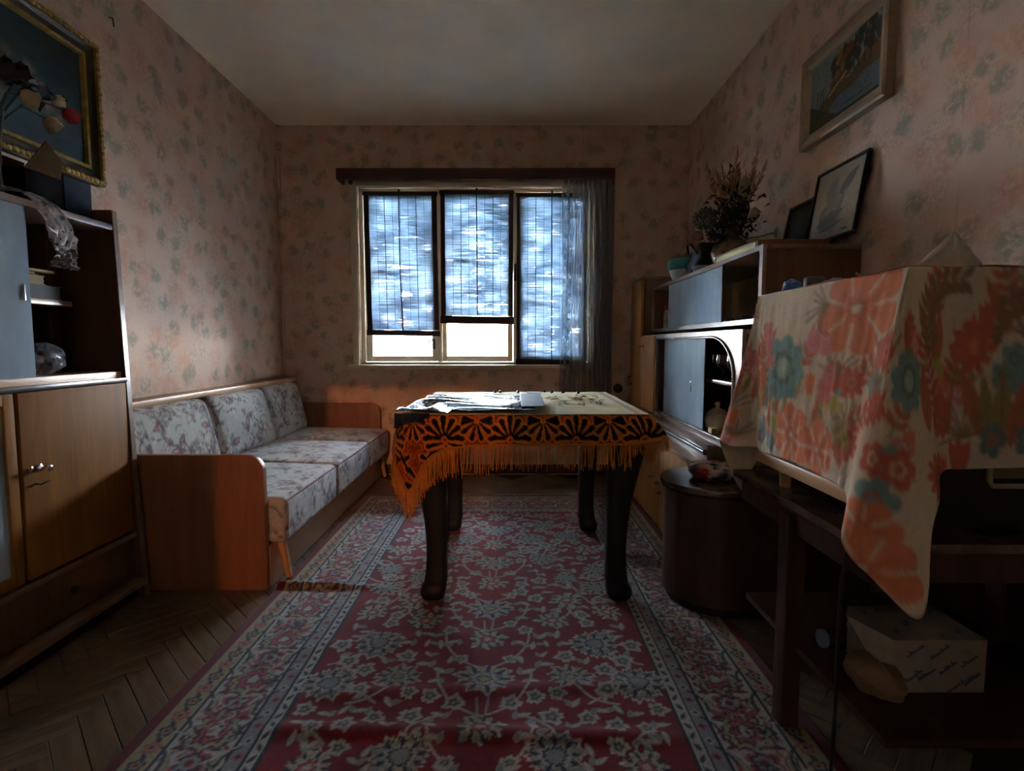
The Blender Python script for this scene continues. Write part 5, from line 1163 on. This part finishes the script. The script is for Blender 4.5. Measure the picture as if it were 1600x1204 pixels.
for dx, dz in ((-.13, .31), (-.075, .30), (-.045, .32), (-.02, .30), (.0, .30), (.018, .385), (.038, .30), (.125, .385), (.15, .33), (.10, .30)):
    tip = c0+Vector((dx, rng.uniform(-.03, .03), dz)); base = c0+Vector((dx*.25, 0, .03)); bb = MB(); dirn_ = tip-base
    bb.tube([base, base+dirn_*.5, tip], [.003, .0025, .001], 5)
    for k in range(80):
        f_ = 0.42+0.58*k/80; pp = base+dirn_*f_; w = .021*math.sin(math.pi*min(1, (f_-.4)/.6*.9+.1)); a = rng.uniform(0, 6.28); o_ = Vector((math.cos(a), math.sin(a), 0))*w
        bb.add([pp, pp+o_*.6+dirn_*.03+Vector((0, 0, .002)), pp+o_+dirn_*.075, pp+o_*.5+dirn_*.05-Vector((.002, .002, 0))], [(0, 1, 2, 3)])
    bb.build('pampas_spike', mpa, q)
bb = MB()
for k in range(14):
    a = -0.2+.55*k/13; bb.tube([c0+Vector((.03, 0, .05)), c0+Vector((.05+.05*a*2, .01, .14)), c0+Vector((.05+.14*a*1.4, .02*math.sin(k), .16+.14*(1-abs(a-.1)))) ], [.0015, .0012, .0006], 4)
stuff(bb.build('fine_grass', plain('straw_grass', lin((0.42, 0.30, 0.20)), 0.9), q))
mbud = plain('pale_seed_pod', lin((0.60, 0.53, 0.42)), 0.8)
MB().lathe(c0+Vector((.05, -.02, .16)), [(0.006, 0), (0.022, .02), (0.026, .05), (0.020, .08), (0.008, .098)], 12).build('seed_pod', mbud, q, smooth=True)
MB().lathe(c0+Vector((.10, -.02, .05)), [(0.006, 0), (0.020, .015), (0.022, .035), (0.015, .055), (0.004, .065)], 12).build('seed_pod', mbud, q, smooth=True)
MB().ball(c0+Vector((-.168, -.02, -.02)), .026, 14, 9, (1, 1, .95)).build('pink_bloom', plain('dusty_pink', lin((0.46, 0.32, 0.29)), 0.9), q, smooth=True)
bb = MB().tube([c0+Vector((.06, -.02, -.03)), c0+Vector((.12, -.02, -.025)), c0+Vector((.19, -.02, -.005))], .0022, 6); bb.build('bare_stem', mfo, q)
bb = MB()
for k in range(10):
    a = 2*math.pi*k/10; bb.add([c0+Vector((.19, -.02, -.005)), c0+Vector((.205, -.02+.012*math.cos(a-.3), -.005+.022*math.sin(a-.3))), c0+Vector((.208, -.02+.016*math.cos(a), -.005+.030*math.sin(a))), c0+Vector((.205, -.02+.012*math.cos(a+.3), -.005+.022*math.sin(a+.3)))], [(0, 1, 2, 3)])
bb.build('white_bloom', plain('white_petals', lin((0.60, 0.56, 0.48)), 0.9), q)
# leaning framed pictures
def leaning(label, y0, y1, xb, xt, z0, z1, fw, fmat, cv, name='framed_picture'):
    t = thing(name, label, 'picture', (xb, (y0+y1)/2, z0)); L = math.hypot(xt-xb, z1-z0); ux, uz = (xt-xb)/L, (z1-z0)/L
    def P(v, d, y): return (xb+ux*v-uz*d, y, z0+uz*v+ux*d)          # v up the board, d towards the room
    b = MB()
    def bar(v0, v1, ya, yb, d0, d1): b.add([P(v0, d0, ya), P(v0, d0, yb), P(v1, d0, yb), P(v1, d0, ya), P(v0, d1, ya), P(v0, d1, yb), P(v1, d1, yb), P(v1, d1, ya)], [(3,2,1,0),(4,5,6,7),(0,1,5,4),(1,2,6,5),(2,3,7,6),(3,0,4,7)])
    bar(0, fw, y0, y1, 0, .014); bar(L-fw, L, y0, y1, 0, .014); bar(fw, L-fw, y0, y0+fw, 0, .014); bar(fw, L-fw, y1-fw, y1, 0, .014)
    b.build('frame', fmat, t, bevel=0.002)
    s = cv.X/cv.w; r = cv.Y/cv.h; yy = y0+fw*.8+s*(y1-y0-1.6*fw); vv = fw*.8+r*(L-1.6*fw)
    grid_obj('print', np.stack([xb+ux*vv-uz*.006, yy, z0+uz*vv+ux*.006], -1), painted('print_paper', 0.5, 0.1, 300), t, cols=cv.a)
    b = MB(); bbx = [P(.004, 0.001, y0+.003), P(.004, 0.001, y1-.003), P(L-.004, 0.001, y1-.003), P(L-.004, .001, y0+.003), P(.004, .004, y0+.003), P(.004, .004, y1-.003), P(L-.004, .004, y1-.003), P(L-.004, .004, y0+.003)]
    b.add(bbx, [(3,2,1,0),(4,5,6,7),(0,1,5,4),(1,2,6,5),(2,3,7,6),(3,0,4,7)]).build('backing', M['black'], t); return t
cv = Canvas(.30, .27, .004, lin((0.60, 0.55, 0.46)))
for k in range(12): cv.leaf(.13+.006*k, .06+.013*k, .10, .035, 2.2, lin((0.44, 0.41, 0.38)), al=.5)
cv.leaf(.09, .20, .13, .045, 2.45, lin((0.40, 0.37, 0.35))); cv.leaf(.12, .13, .13, .03, 1.9, lin((0.45, 0.42, 0.40))); cv.leaf(.17, .08, .17, .05, 2.9, lin((0.36, 0.36, 0.32))); cv.leaf(.22, .11, .08, .04, 2.2, lin((0.45, 0.43, 0.33))); cv.leaf(.16, .05, .16, .03, 3.0, lin((0.40, 0.40, 0.38)))
cv.rect(.05, .08, .02, .023, lin((0.3, 0.3, 0.3))); cv.speckle(.05)
leaning('pale print in thin black frame leaning on the wall above the album', 1.945, 2.265, 1.222, 1.268, ZU+.033, 1.655, .010, M['black'], cv)
cv = Canvas(.2, .16, .006, lin((0.20, 0.22, 0.20))); cv.flower(.1, .08, .06, 5, [(1, lin((0.26, 0.28, 0.26)))], al=.6)
leaning('small dark picture in a black frame behind the pale leaning print', 2.275, 2.475, 1.222, 1.264, ZU+.033, 1.575, .014, M['black'], cv)
# more on top
t = thing('plastic_tub', 'white plastic tub with turquoise band on the wall unit top', 'tub', (1.0, 3.16, ZU)); mwt = plain('white_plastic', lin((0.62, 0.66, 0.68)), 0.35)
MB().lathe((1.0, 3.16, ZU), [(0.055, 0), (0.066, .005), (0.086, .06), (0.088, .075), (0.080, .075), (0.060, .012), (0.001, .010)], 26).build('body', mwt, t, smooth=True)
MB().lathe((1.0, 3.16, ZU), [(0.0895, .062), (0.094, .066), (0.094, .115), (0.085, .125), (0.001, .128)], 26).build('lid', plain('turquoise_plastic', lin((0.22, 0.50, 0.54)), 0.35), t, smooth=True)
t = thing('handbag', 'dark handbag lying tilted between the tub and the round vase', 'bag', (1.03, 2.90, ZU))
b = MB(); rot = Matrix.Rotation(R(-24), 3, 'X'); b.obox((1.04, 2.90, ZU+.078), (.16, .24, .085), rot); b.build('body', plain('black_leather', lin((0.10, 0.12, 0.11)), 0.4, bmp=.2), t, bevel=0.022, seg=4)
MB().tube([(0.96, 2.82, ZU+.10), (0.935, 2.86, ZU+.155), (0.945, 2.95, ZU+.17), (0.965, 2.99, ZU+.13)], .006, 8).build('strap', M['black'], t, smooth=True)
o = MB().tube([(1.02, 3.24, ZU+.148), (1.05, 3.02, ZU+.17)], .018, 12).build('rolled_paper', plain('beige_paper', lin((0.60, 0.52, 0.42)), 0.8), smooth=True); tag(o, 'beige rolled paper resting over the tub and the handbag', 'paper')
lathe_thing('white_dish', 'small white dish on the wall unit edge by the handbag', 'dish', (0.955, 2.76, ZU), [(.03, 0), (.034, .003), (.048, .03), (.045, .03), (.03, .006), (.001, .005)], mwt)
o = crumple('crumpled_paper', (0.95, 3.68, 1.4055), (0.14, 0.16, 0.035), 6.1, plain('white_crumpled_paper', lin((0.66, 0.65, 0.64)), 0.8)); tag(o, 'crumpled white paper on top of the narrow corner cabinet', 'paper')
o = crumple('pink_cloth', (1.0, 3.40, ZU), (0.12, 0.16, 0.05), 7.7, plain('pinkish_cloth', lin((0.45, 0.34, 0.34)), 0.9)); tag(o, 'crumpled pinkish cloth at the far end of the upper cabinet', 'cloth')
# round-ended small cabinet
RX0, RY0, RY1, RZ = 0.566, 1.79, 2.195, 0.466
t = thing('round_cabinet', 'low dark mahogany cabinet with a rounded end beside the wall unit', 'cabinet', (0.9, 1.99, 0))
def stad(ins):
    r = (RY1-RY0)/2-ins; cx, cy = RX0+(RY1-RY0)/2, (RY0+RY1)/2
    return [(XR-.02-ins, cy-r), (XR-.02-ins, cy+r)]+[(cx+r*math.cos(R(90+180*k/20)), cy+r*math.sin(R(90+180*k/20))) for k in range(21)]
MB().prism(stad(0.0), 'z', RZ-.020, RZ).build('top_board', M['mahogany_top'], t, bevel=.003); MB().prism(stad(0.006), 'z', RZ-.030, RZ-.021).build('bead', M['black_wood'], t)
MB().prism(stad(0.014), 'z', 0.045, RZ-.030).build('body', M['mahogany'], t, smooth=True); MB().prism(stad(0.03), 'z', 0.012, 0.045).build('plinth', M['black_wood'], t, smooth=True)
cpat = Canvas(.3, .3, .004, lin((0.62, 0.56, 0.50)))
for k in range(60): cpat.flower(rng.uniform(0, .3), rng.uniform(0, .3), rng.uniform(.012, .03), 5, [(1, [lin((0.50, 0.14, 0.12)), lin((0.18, 0.24, 0.36)), lin((0.10, 0.08, 0.09)), lin((0.60, 0.45, 0.38))][k % 4])], rng.uniform(0, 3))
o = crumple('folded_scarf', (0.745, 1.985, RZ+.0005), (0.17, 0.22, 0.075), 3.3, painted('scarf_print', 0.85, 0.4, 500), amp=.28)
co = np.array([v.co[:] for v in o.data.vertices]); set_paint(o.data, cpat.sample(co[:, 0]+.15, co[:, 1]+.15+co[:, 2], True)); tag(o, 'crumpled scarf with red and blue print on the rounded cabinet', 'scarf')

# ================================================================== TV TABLE, TV, CLOTH
tt = thing('tv_table', 'dark wooden television table with lower shelf under the draped set', 'table', (0.96, 1.16, 0))
AX0, AX1, AY0, AY1, AZ = 0.667, 1.25, 0.985, 1.60, 0.594
MB().box(AX0, AX1, AY0, AY1, AZ-.020, AZ).build('tabletop', M['mahogany_top'], tt, bevel=.004)
b = MB().box(AX0+.02, AX0+.04, AY0+.02, AY1-.02, AZ-.085, AZ-.020).box(AX1-.04, AX1-.02, AY0+.02, AY1-.02, AZ-.085, AZ-.020).box(AX0+.04, AX1-.04, AY1-.04, AY1-.02, AZ-.085, AZ-.020).box(AX0+.04, AX1-.04, AY0+.02, AY0+.04, AZ-.085, AZ-.020)
b.build('apron', M['mahogany'], tt, bevel=.002)
for x, y in ((AX0+.005, 1.30), (AX1-.05, 1.30), (AX1-.05, 1.015)): MB().box(x, x+.045, y-.024, y+.024, 0.0125 if x < .8 else 0.0, AZ-.04).build('leg', M['mahogany'], tt, bevel=.004)
MB().box(AX0+.03, AX1-.03, 0.95, 1.55, 0.215, 0.233).build('shelf', M['mahogany'], tt, bevel=.003)
MB().box(AX1-.012, AX1-.004, AY0+.03, AY1-.05, 0.06, AZ-.086).build('back_panel', M['mahogany'], tt)  # added dark panel in place of the shade behind the shelf
VX0, VX1, VY0, VY1, VZ0, VZ1 = 0.703, 1.16, 0.962, 1.525, 0.645, 1.100
tv = thing('television', 'old wooden-cased television hidden under the flowered cloth', 'television', (0.94, 1.24, AZ))
MB().box(VX0, VX1, VY0, VY1, VZ0, VZ1).build('case', M['black_wood'], tv, bevel=.008)
MB().box(VX0-.012, VX0-.0005, VY0+.005, VY1-.005, VZ0-.004, VZ0+.028).build('bottom_rail', M['rail'], tv, bevel=.003)
MB().box(VX0-.008, VX0-.0005, VY0+.10, VY1-.03, VZ0+.06, VZ1-.04).build('screen', M['black'], tv, bevel=.003)
for x, y in ((VX0+.02, 1.40), (VX0+.02, 1.03), (VX1-.04, 1.40), (VX1-.04, 1.03)): MB().cyl((x, y, AZ), (x, y, VZ0), .013, .016, 12).build('foot', M['rail'], tv, smooth=True)
mbg = plain('beige_plastic', lin((0.52, 0.45, 0.34)), 0.5)
pth = [(0.86, 0.714), (1.14, 0.714), (1.14, 0.79), (0.86, 0.79)]
MB().tube([(0.862, VY0-.008, 0.80), (0.862, VY0-.008, 0.722), (0.868, VY0-.008, 0.714), (1.14, VY0-.008, 0.714), (1.146, VY0-.008, 0.722), (1.146, VY0-.008, 0.80)], .005, 8).build('vent_frame', mbg, tv, smooth=True)
MB().box(0.866, 1.142, VY0-.006, VY0-.0005, 0.727, 0.80).build('vent_panel', plain('beige_dark_plastic', lin((0.36, 0.31, 0.22)), 0.6), tv, bevel=.002)
MB().tube([(0.78, VY0+.02, AZ+.03), (0.70, 1.00, AZ+.018), (0.655, 1.02, AZ-.012), (0.652, 1.03, .50), (0.66, 1.045, .36), (0.67, 1.06, .20), (0.68, 1.08, .03)], .0042, 8).build('power_cord', M['black'], tv, smooth=True)
# flowered cloth
BGc, OR, OR2, TE, TED, PK, GR, BRN, RDc, YGc = lin((0.76, 0.70, 0.60)), lin((0.80, 0.40, 0.20)), lin((0.68, 0.30, 0.14)), lin((0.32, 0.53, 0.53)), lin((0.18, 0.34, 0.34)), lin((0.78, 0.42, 0.42)), lin((0.50, 0.47, 0.22)), lin((0.45, 0.31, 0.17)), lin((0.70, 0.24, 0.16)), lin((0.62, 0.60, 0.22))
CW, CH = 2.6, 0.78
ck = Canvas(CW, CH, 0.004, BGc)       # u: along the top edge from the far end, v: down from the top edge
def big(u, v, r, c1, c2, n=6, rot=0.0):
    ck.flower(u, v, r*1.05, n, [(1, c1)], rot, .30, 1, .55)
    for k in range(n):
        a = rot+2*math.pi*(k+.5)/n; ck.line([(u+math.cos(a)*r*.34, v+math.sin(a)*r*.34), (u+math.cos(a)*r*.80, v+math.sin(a)*r*.80)], .006, BGc)
        a = rot+2*math.pi*k/n; ck.line([(u+math.cos(a)*r*.2, v+math.sin(a)*r*.2), (u+math.cos(a)*r*.6, v+math.sin(a)*r*.6)], .004, c2)
    ck.flower(u, v, r*.20, 8, [(1, c2), (.5, BGc)])
def bloom(u, v, r, c, cc_, n=5, rot=0.): ck.flower(u, v, r, n, [(1, c), (.42, cc_), (.25, c)], rot, .35, 1, .7)
def teal(u, v, r):
    ck.flower(u, v, r, 8, [(1, TE), (.52, TED), (.46, TE)], .2, .22)
    for k in range(18):
        a = 2*math.pi*k/18; ck.leaf(u+math.cos(a)*r*.42, v+math.sin(a)*r*.42, r*.16, r*.07, a, lin((0.16, 0.22, 0.16)))
    for k in range(26): a = 2*math.pi*k/26; ck.line([(u, v), (u+math.cos(a)*r*.28, v+math.sin(a)*r*.28)], .003, lin((0.60, 0.68, 0.60)))
def sprig(u, v, a, L, c, bend=.6, n=6):
    x, y, aa = u, v, a
    for k in range(n):
        x2, y2 = x+math.cos(aa)*L/n, y+math.sin(aa)*L/n; ck.line([(x, y), (x2, y2)], .004, BRN); x, y = x2, y2; aa += bend/n
        for s in (-1, 1): ck.leaf(x+math.cos(aa+1.0*s)*.018, y+math.sin(aa+1.0*s)*.018, .036, .015, aa+.9*s, c)
def wisps(u, v, a, n=7, L=.1):
    for k in range(n): ck.curve(u, v, a+(k-n/2)*.28, L*rng.uniform(.7, 1.1), rng.uniform(-.5, .5), .004, BRN, al=.8)
def tulip(u, v, r, c, a=-1.57):
    for k in (-.5, 0, .5): ck.leaf(u+math.cos(a+k)*r*.25, v+math.sin(a+k)*r*.25, r*1.7, r*.7, a+k, c)
def gleaf(u, v, L, a, c=None): ck.leaf(u, v, L, L*.28, a, c or GR, None, 1, BRN)
def meadow(u0, u1, v0, v1, n, seed):
    r = random.Random(seed)
    for k in range(n):
        u, v = r.uniform(u0, u1), r.uniform(v0, v1); q = k % 8
        if q == 0: bloom(u, v, .028, PK, BGc, 5, r.random())
        elif q == 1: sprig(u, v, r.uniform(-2.4, -.7), .13, RDc if k % 3 else OR2)
        elif q == 2: gleaf(u, v, r.uniform(.08, .13), r.uniform(-2.2, -.9), GR if k % 2 else OR2)
        elif q == 3: bloom(u, v, .030, TE, RDc, 5, r.random())
        elif q == 4: tulip(u, v, .034, RDc if k % 2 else OR)
        elif q == 5: wisps(u, v, -1.57, 8, .07)
        elif q == 6: ck.flower(u, v, .036, 9, [(1, RDc), (.35, OR), (.2, BRN)], 0, .4)
        else: ck.leaf(u, v, .05, .026, r.uniform(0, 3), YGc)
# far flank
U1, U2, U3 = 0.30, 0.86, 1.02          # far corner, near corner, start of the side facing the camera
meadow(.02, U1+.1, .12, .42, 22, 2); ck.flower(.2, .30, .045, 9, [(1, RDc), (.3, BRN)], 0, .4); bloom(.25, .28, .05, TE, BGc)
# face towards the room: blank top with big blooms, meadow below
meadow(U1+.06, U2-.03, .20, .36, 34, 5)
for k in range(22): gleaf(rng.uniform(U1+.1, U2-.05), rng.uniform(.24, .36), .07, rng.uniform(-2, -1.1), [GR, OR2, YGc][k % 3])
big(U1+.02, .05, .065, OR, OR2, 6); wisps(U1+.08, .05, .0, 8, .06); big(U2-.07, .065, .095, OR, OR2, 7, .3); wisps(U2-.15, .05, 3.1, 8, .07)
teal(U1+.27, .195, .085); teal(U1+.03, .17, .05)
for u, v, r in ((.19, .10, .028), (.20, .14, .022), (.21, .18, .022), (.38, .13, .03), (.42, .14, .024), (.44, .20, .024), (.12, .18, .026), (.43, .24, .03)): bloom(U1+u, v, r, PK, lin((0.70, 0.33, 0.36)), 4, u*20)
big(U1+.03, .35, .055, OR, OR2); big(U2-.24, .355, .075, OR, OR2, 7); big(U2-.14, .37, .065, OR, OR2, 6, .5); bloom(U2-.33, .39, .025, TE, PK); bloom(U1+.17, .385, .022, lin((0.25, 0.42, 0.48)), PK)
ck.leaf(U2-.09, .265, .05, .04, .4, YGc); ck.leaf(U1+.24, .345, .05, .035, 1.4, YGc)
# folds of the hanging corner
meadow(U2, U3+.12, .10, .40, 17, 9); bloom(U2+.03, .15, .04, RDc, PK); bloom(U2+.05, .345, .035, RDc, BGc); bloom(U2+.10, .36, .04, RDc, BGc); bloom(U2+.06, .42, .045, TE, RDc); big(U2+.05, .475, .055, OR, OR2); big(U2+.055, .55, .075, OR, OR2, 6, .4); teal(U2+.13, .20, .06)
bloom(U3+.06, .62, .05, RDc, OR)
# side facing the camera
meadow(U3+.02, U3+.75, .06, .30, 36, 14)
for k in range(3): sprig(U3+.08+.13*k, .16, -2.2+.5*k, .20, BRN, 2.4, 11)
for u, v, r in ((.10, .27, .05), (.14, .35, .05), (.20, .10, .04)): tulip(U3+u, v, r, RDc)
ck.flower(U3+.17, .14, .05, 10, [(1, RDc), (.3, OR)], 0, .4); bloom(U3+.26, .16, .03, TE, TED); bloom(U3+.24, .19, .03, TE, TED); bloom(U3+.29, .19, .028, TE, TED)
for k in range(5): gleaf(U3+.17+.035*k, .24+.01*(k % 2), .14, -2.0+.22*k, [OR2, GR, GR, OR2, OR2][k])
big(U3+.42, .27, .085, OR, OR2, 7, .2); teal(U3+.44, .12, .07); bloom(U3+.22, .305, .034, lin((0.22, 0.42, 0.44)), RDc); bloom(U3+.30, .305, .034, lin((0.22, 0.42, 0.44)), BGc); bloom(U3+.34, .31, .032, RDc, BGc); wisps(U3+.15, .30, -1.57, 12, .07)
tulip(U3+.30, .06, .05, OR2); tulip(U3+.40, .05, .05, OR); ck.flower(U3+.06, .37, .045, 10, [(1, RDc), (.32, lin((0.2, 0.12, 0.08))), (.2, OR)], 0, .4)
ck.a = ck.a*.80+np.array(BGc)*.20; ck.speckle(0.05)
K = 1.1045
ctl = [  # u, top, middle, hem
    (0.02, (1.10, 1.532, K), (1.10, 1.545, .95), (1.10, 1.55, .80)), (0.15, (.90, 1.532, K), (.90, 1.55, .92), (.89, 1.565, .70)), (0.25, (.74, 1.532, K), (.745, 1.57, .86), (.745, 1.60, .62)),
    (0.30, (.700, 1.530, K), (.695, 1.572, .84), (.700, 1.60, .525)), (0.36, (.699, 1.529, K-.001), (.664, 1.560, .89), (.628, 1.60, .672)), (0.40, (.699, 1.522, K), (.672, 1.535, .90), (.640, 1.545, .672)), (0.44, (.699, 1.50, K), (.688, 1.50, .90), (.684, 1.485, .682)),
    (0.48, (.699, 1.46, K), (.690, 1.45, .90), (.684, 1.435, .678)), (0.62, (.699, 1.30, K), (.690, 1.30, .90), (.685, 1.30, .684)), (0.78, (.699, 1.10, K), (.690, 1.12, .90), (.682, 1.13, .680)), (0.84, (.698, 1.0, K), (.688, 1.04, .88), (.676, 1.06, .665)),
    (0.88, (.697, .963, K), (.664, .985, .84), (.632, 1.0, .592)), (0.93, (.697, .957, K), (.668, .955, .82), (.662, .950, .540)), (0.98, (.699, .955, K), (.708, .950, .80), (.727, .918, .486)), (1.03, (.704, .954, K), (.722, .944, .85), (.742, .925, .640)),
    (1.07, (.715, .953, K), (.732, .936, .88), (.752, .926, .690)), (1.10, (.735, .953, K), (.748, .944, .90), (.766, .942, .742)), (1.18, (.80, .953, K), (.805, .946, .92), (.81, .944, .748)), (1.35, (.95, .953, K), (.95, .946, .92), (.95, .944, .752)), (1.60, (1.165, .953, K), (1.165, .946, .92), (1.165, .944, .755))]
n, m = 460, 90
C4 = catmull([[c[1], c[2], c[3]] for c in ctl], n); uu = np.interp(np.linspace(0, len(ctl)-1, n), range(len(ctl)), [c[0] for c in ctl])
t = np.linspace(0, 1, m)[None, :, None]; p0, p1, p2 = C4[:, 0][:, None], C4[:, 1][:, None], C4[:, 2][:, None]; pc = 2*p1-.5*(p0+p2)
P = (1-t)**2*p0+2*t*(1-t)*pc+t**2*p2
dv = np.concatenate([np.zeros((n, 1)), np.cumsum(np.linalg.norm(np.diff(P, axis=1), axis=-1), axis=1)], 1); U = uu[:, None]+0*dv
face = np.clip((uu-.42)/.04, 0, 1)*np.clip((.86-uu)/.04, 0, 1); side = np.clip((uu-1.1)/.05, 0, 1)
wr = np.zeros((n, m)); low = np.clip(dv/.45, 0, 1)
for i in range(n):
    for j in range(m): wr[i, j] = noise.noise(Vector((U[i, j]*26, dv[i, j]*5, 1.3)))*.5+abs(noise.noise(Vector((U[i, j]*40, dv[i, j]*26, 4.2))))*low[i, j]*.9+noise.noise(Vector((U[i, j]*70, dv[i, j]*9, 7.7)))*.35
P[..., 0] -= (face+.3*(1-face)*(1-side))[:, None]*(.004+.0065*wr)*np.clip(dv/.05, 0, 1); P[..., 1] -= side[:, None]*(.002+.0025*wr)*np.clip(dv/.05, 0, 1)
M['flower_cloth'] = painted('flower_print_cotton', 0.9, 0.5, 700, trans=0.08)
gx, gy = np.meshgrid(np.linspace(.700, 1.165, 60), np.linspace(.954, 1.531, 60), indexing='ij'); gz = K+.0015+.0015*np.sin(gx*40+gy*9)*np.sin(gy*31)
fc = grid_obj('flowered_tablecloth', P, M['flower_cloth'], cols=ck.sample(U, dv), thick=0.0015, extra=[(np.stack([gx, gy, gz], -1), ck.sample(U3+.1+gx-.7, .2+gy*.5-.47))])
tag(fc, 'beige cloth printed with orange and teal flowers draped over the television', 'tablecloth')
# on the cloth
KT = K+.004
rr_, aa_ = np.meshgrid(np.linspace(0, 1, 26), np.linspace(0, 2*np.pi, 48, endpoint=False), indexing='ij')
hh_ = 0.088*(1-rr_)**0.9*(1+.25*np.sin(3*aa_+1))+0.010*(1-rr_)
PX = 0.99+rr_*(0.105+.03*np.sin(2*aa_+.5)+.012*np.sin(7*aa_))*np.cos(aa_)+0.02*(1-rr_); PY = 1.25+rr_*(0.08+.02*np.sin(3*aa_))*np.sin(aa_); PZ = KT+.001+hh_*(0.75+.25*np.abs(np.sin(4.5*aa_)))+.006*np.abs(np.sin(11*aa_+rr_*6))*rr_*(1-rr_)*3
o = grid_obj('crumpled_paper', np.stack([PX, PY, PZ], -1), plain('cream_tissue', lin((0.66, 0.62, 0.54)), 0.9), wrap=True, thick=.0008); tag(o, 'peaked sheet of crumpled cream paper on the draped television', 'paper')
t = thing('metal_bowl', 'small shiny metal bowl on the draped television', 'bowl', (0.99, 1.475, KT))
MB().lathe((0.99, 1.475, KT), [(.02, 0), (.026, .004), (.040, .03), (.043, .046), (.039, .046), (.024, .01), (.001, .008)], 20).build('body', M['chrome'], t, smooth=True)
MB().tube([(.952, 1.475, KT+.042), (.93, 1.472, KT+.052)], [.005, .004], 8).build('handle', M['rail'], t, smooth=True)
o = MB().box(.80, .85, 1.47, 1.50, KT, KT+.045).build('teal_case', plain('dull_teal_plastic', lin((0.28, 0.36, 0.35)), 0.5), bevel=.012, seg=3); tag(o, 'small dull teal case at the far end of the draped television', 'case')
o = crumple('blue_wrapper', (.765, 1.485, KT), (.05, .06, .04), 1.9, plain('blue_foil', lin((0.20, 0.36, 0.62)), 0.3)); tag(o, 'small crumpled bright blue wrapper beside the teal case', 'wrapper')
o = crumple('lilac_tissue', (.86, 1.42, KT), (.12, .07, .035), 5.2, plain('lilac_paper', lin((0.55, 0.53, 0.62)), 0.8)); tag(o, 'crumpled lilac tissue between the teal case and the metal bowl', 'paper')
# packet on the lower shelf
SZ = 0.2335
t = thing('paper_packet', 'white paper-wrapped packet with blue slanted print on the lower shelf', 'packet', (.90, 1.16, SZ)); mpw = plain('white_wrap', lin((0.50, 0.46, 0.41)), 0.8); mink = plain('blue_ink', lin((0.10, 0.20, 0.34)), 0.7)
MB().box(.800, 1.0, 1.085, 1.235, SZ, SZ+.116).build('body', mpw, t, bevel=.002)
MB().add([(.800, 1.085, SZ+.117), (.800, 1.235, SZ+.117), (.772, 1.20, SZ+.112), (.775, 1.09, SZ+.05), (.799, 1.084, SZ+.06), (.802, 1.0835, SZ+.117)], [(0, 1, 2), (0, 2, 3, 4), (0, 4, 5)]).build('torn_flap', mpw, t)
def scribble(b, o, ux, uy, L, h, seed):
    r = random.Random(seed); o, ux, uy = Vector(o), Vector(ux), Vector(uy); x = 0; nn = ux.cross(uy)*.0004
    while x < L:
        w = r.uniform(.004, .007); hh = h*r.choice((1, .65, .65, .65, 1.3))
        for a, c in (((x, 0), (x+w*.2, hh)), ((x+w*.2, hh), (x+w*.8, hh*.1)), ((x+w*.8, hh*.1), (x+w, hh*.6))):
            A, B = o+ux*a[0]+uy*a[1], o+ux*c[0]+uy*c[1]; d = (B-A).normalized(); p = nn.normalized().cross(d)*.0010
            b.add([A-p+nn, B-p+nn, B+p+nn, A+p+nn], [(0, 1, 2, 3)])
        x += w+.0012
c_, s_ = math.cos(R(38)), math.sin(R(38)); k = 0
for x, z in ((.835, .090), (.885, .086), (.835, .035), (.862, .038), (.905, .052), (.950, .068), (.925, .012), (.958, .028)):
    bb = MB(); scribble(bb, (x, 1.0838, SZ+z-.012), (c_, 0, s_), (-s_, 0, c_), .040, .010, k); bb.build('printed_word', mink, t); k += 1
mink2 = plain('bright_blue_ink', lin((0.14, 0.34, 0.55)), 0.7)
for x, y in ((.815, 1.20), (.85, 1.215), (.83, 1.12), (.875, 1.15), (.915, 1.10), (.93, 1.18), (.965, 1.20), (.965, 1.12)):
    bb = MB(); scribble(bb, (x, y-.01, SZ+.1165), (.5, .86, 0), (-.86, .5, 0), .024, .010, k); bb.build('printed_word', mink2, t); k += 1
o = crumple('paper_bag', (.775, 1.10, SZ), (.10, .15, .075), 6.6, plain('tan_paper', lin((0.42, 0.33, 0.24)), 0.8), amp=.22); tag(o, 'bulging tan paper bag beside the torn end of the packet', 'bag')
t = thing('jar', 'small glass jar with pale blue lid lying behind the tan bag', 'jar', (.785, 1.255, SZ))
MB().lathe((.76, 1.255, SZ+.0235), [(.020, 0), (.0225, .004), (.0225, .045), (.018, .052)], 16, 'x').build('body', M['clear_glass'], t, smooth=True)
MB().lathe((.748, 1.255, SZ+.0235), [(.020, 0), (.021, .002), (.021, .012), (.020, .0125)], 16, 'x').build('lid', plain('pale_blue_lid', lin((0.50, 0.58, 0.68)), 0.35), t, smooth=True)
o = MB().tube([(.87, 1.33, SZ+.014), (.96, 1.37, SZ+.014)], .013, 12).build('brass_tube', plain('brass', lin((0.50, 0.40, 0.20)), 0.35, 0.7), smooth=True); tag(o, 'short brass tube lying behind the paper packet', 'tube')

o = MB().lathe((0.787, YB-.0005, 0.64), [(0.034, 0), (0.034, -.006), (0.028, -.014), (0.012, -.015), (0.012, -.008), (.001, -.008)], 20, 'y').build('wall_socket', M['black'], smooth=True); tag(o, 'round black wall socket low beside the lace curtain', 'socket')
o = MB().tube([(XL+.0005, 2.36, 2.33), (XL+.018, 2.355, 2.325), (XL+.022, 2.355, 2.29)], .003, 6).build('wall_hook', M['iron']); tag(o, 'small dark hook nail high on the papered wall above the sofa', 'hook')
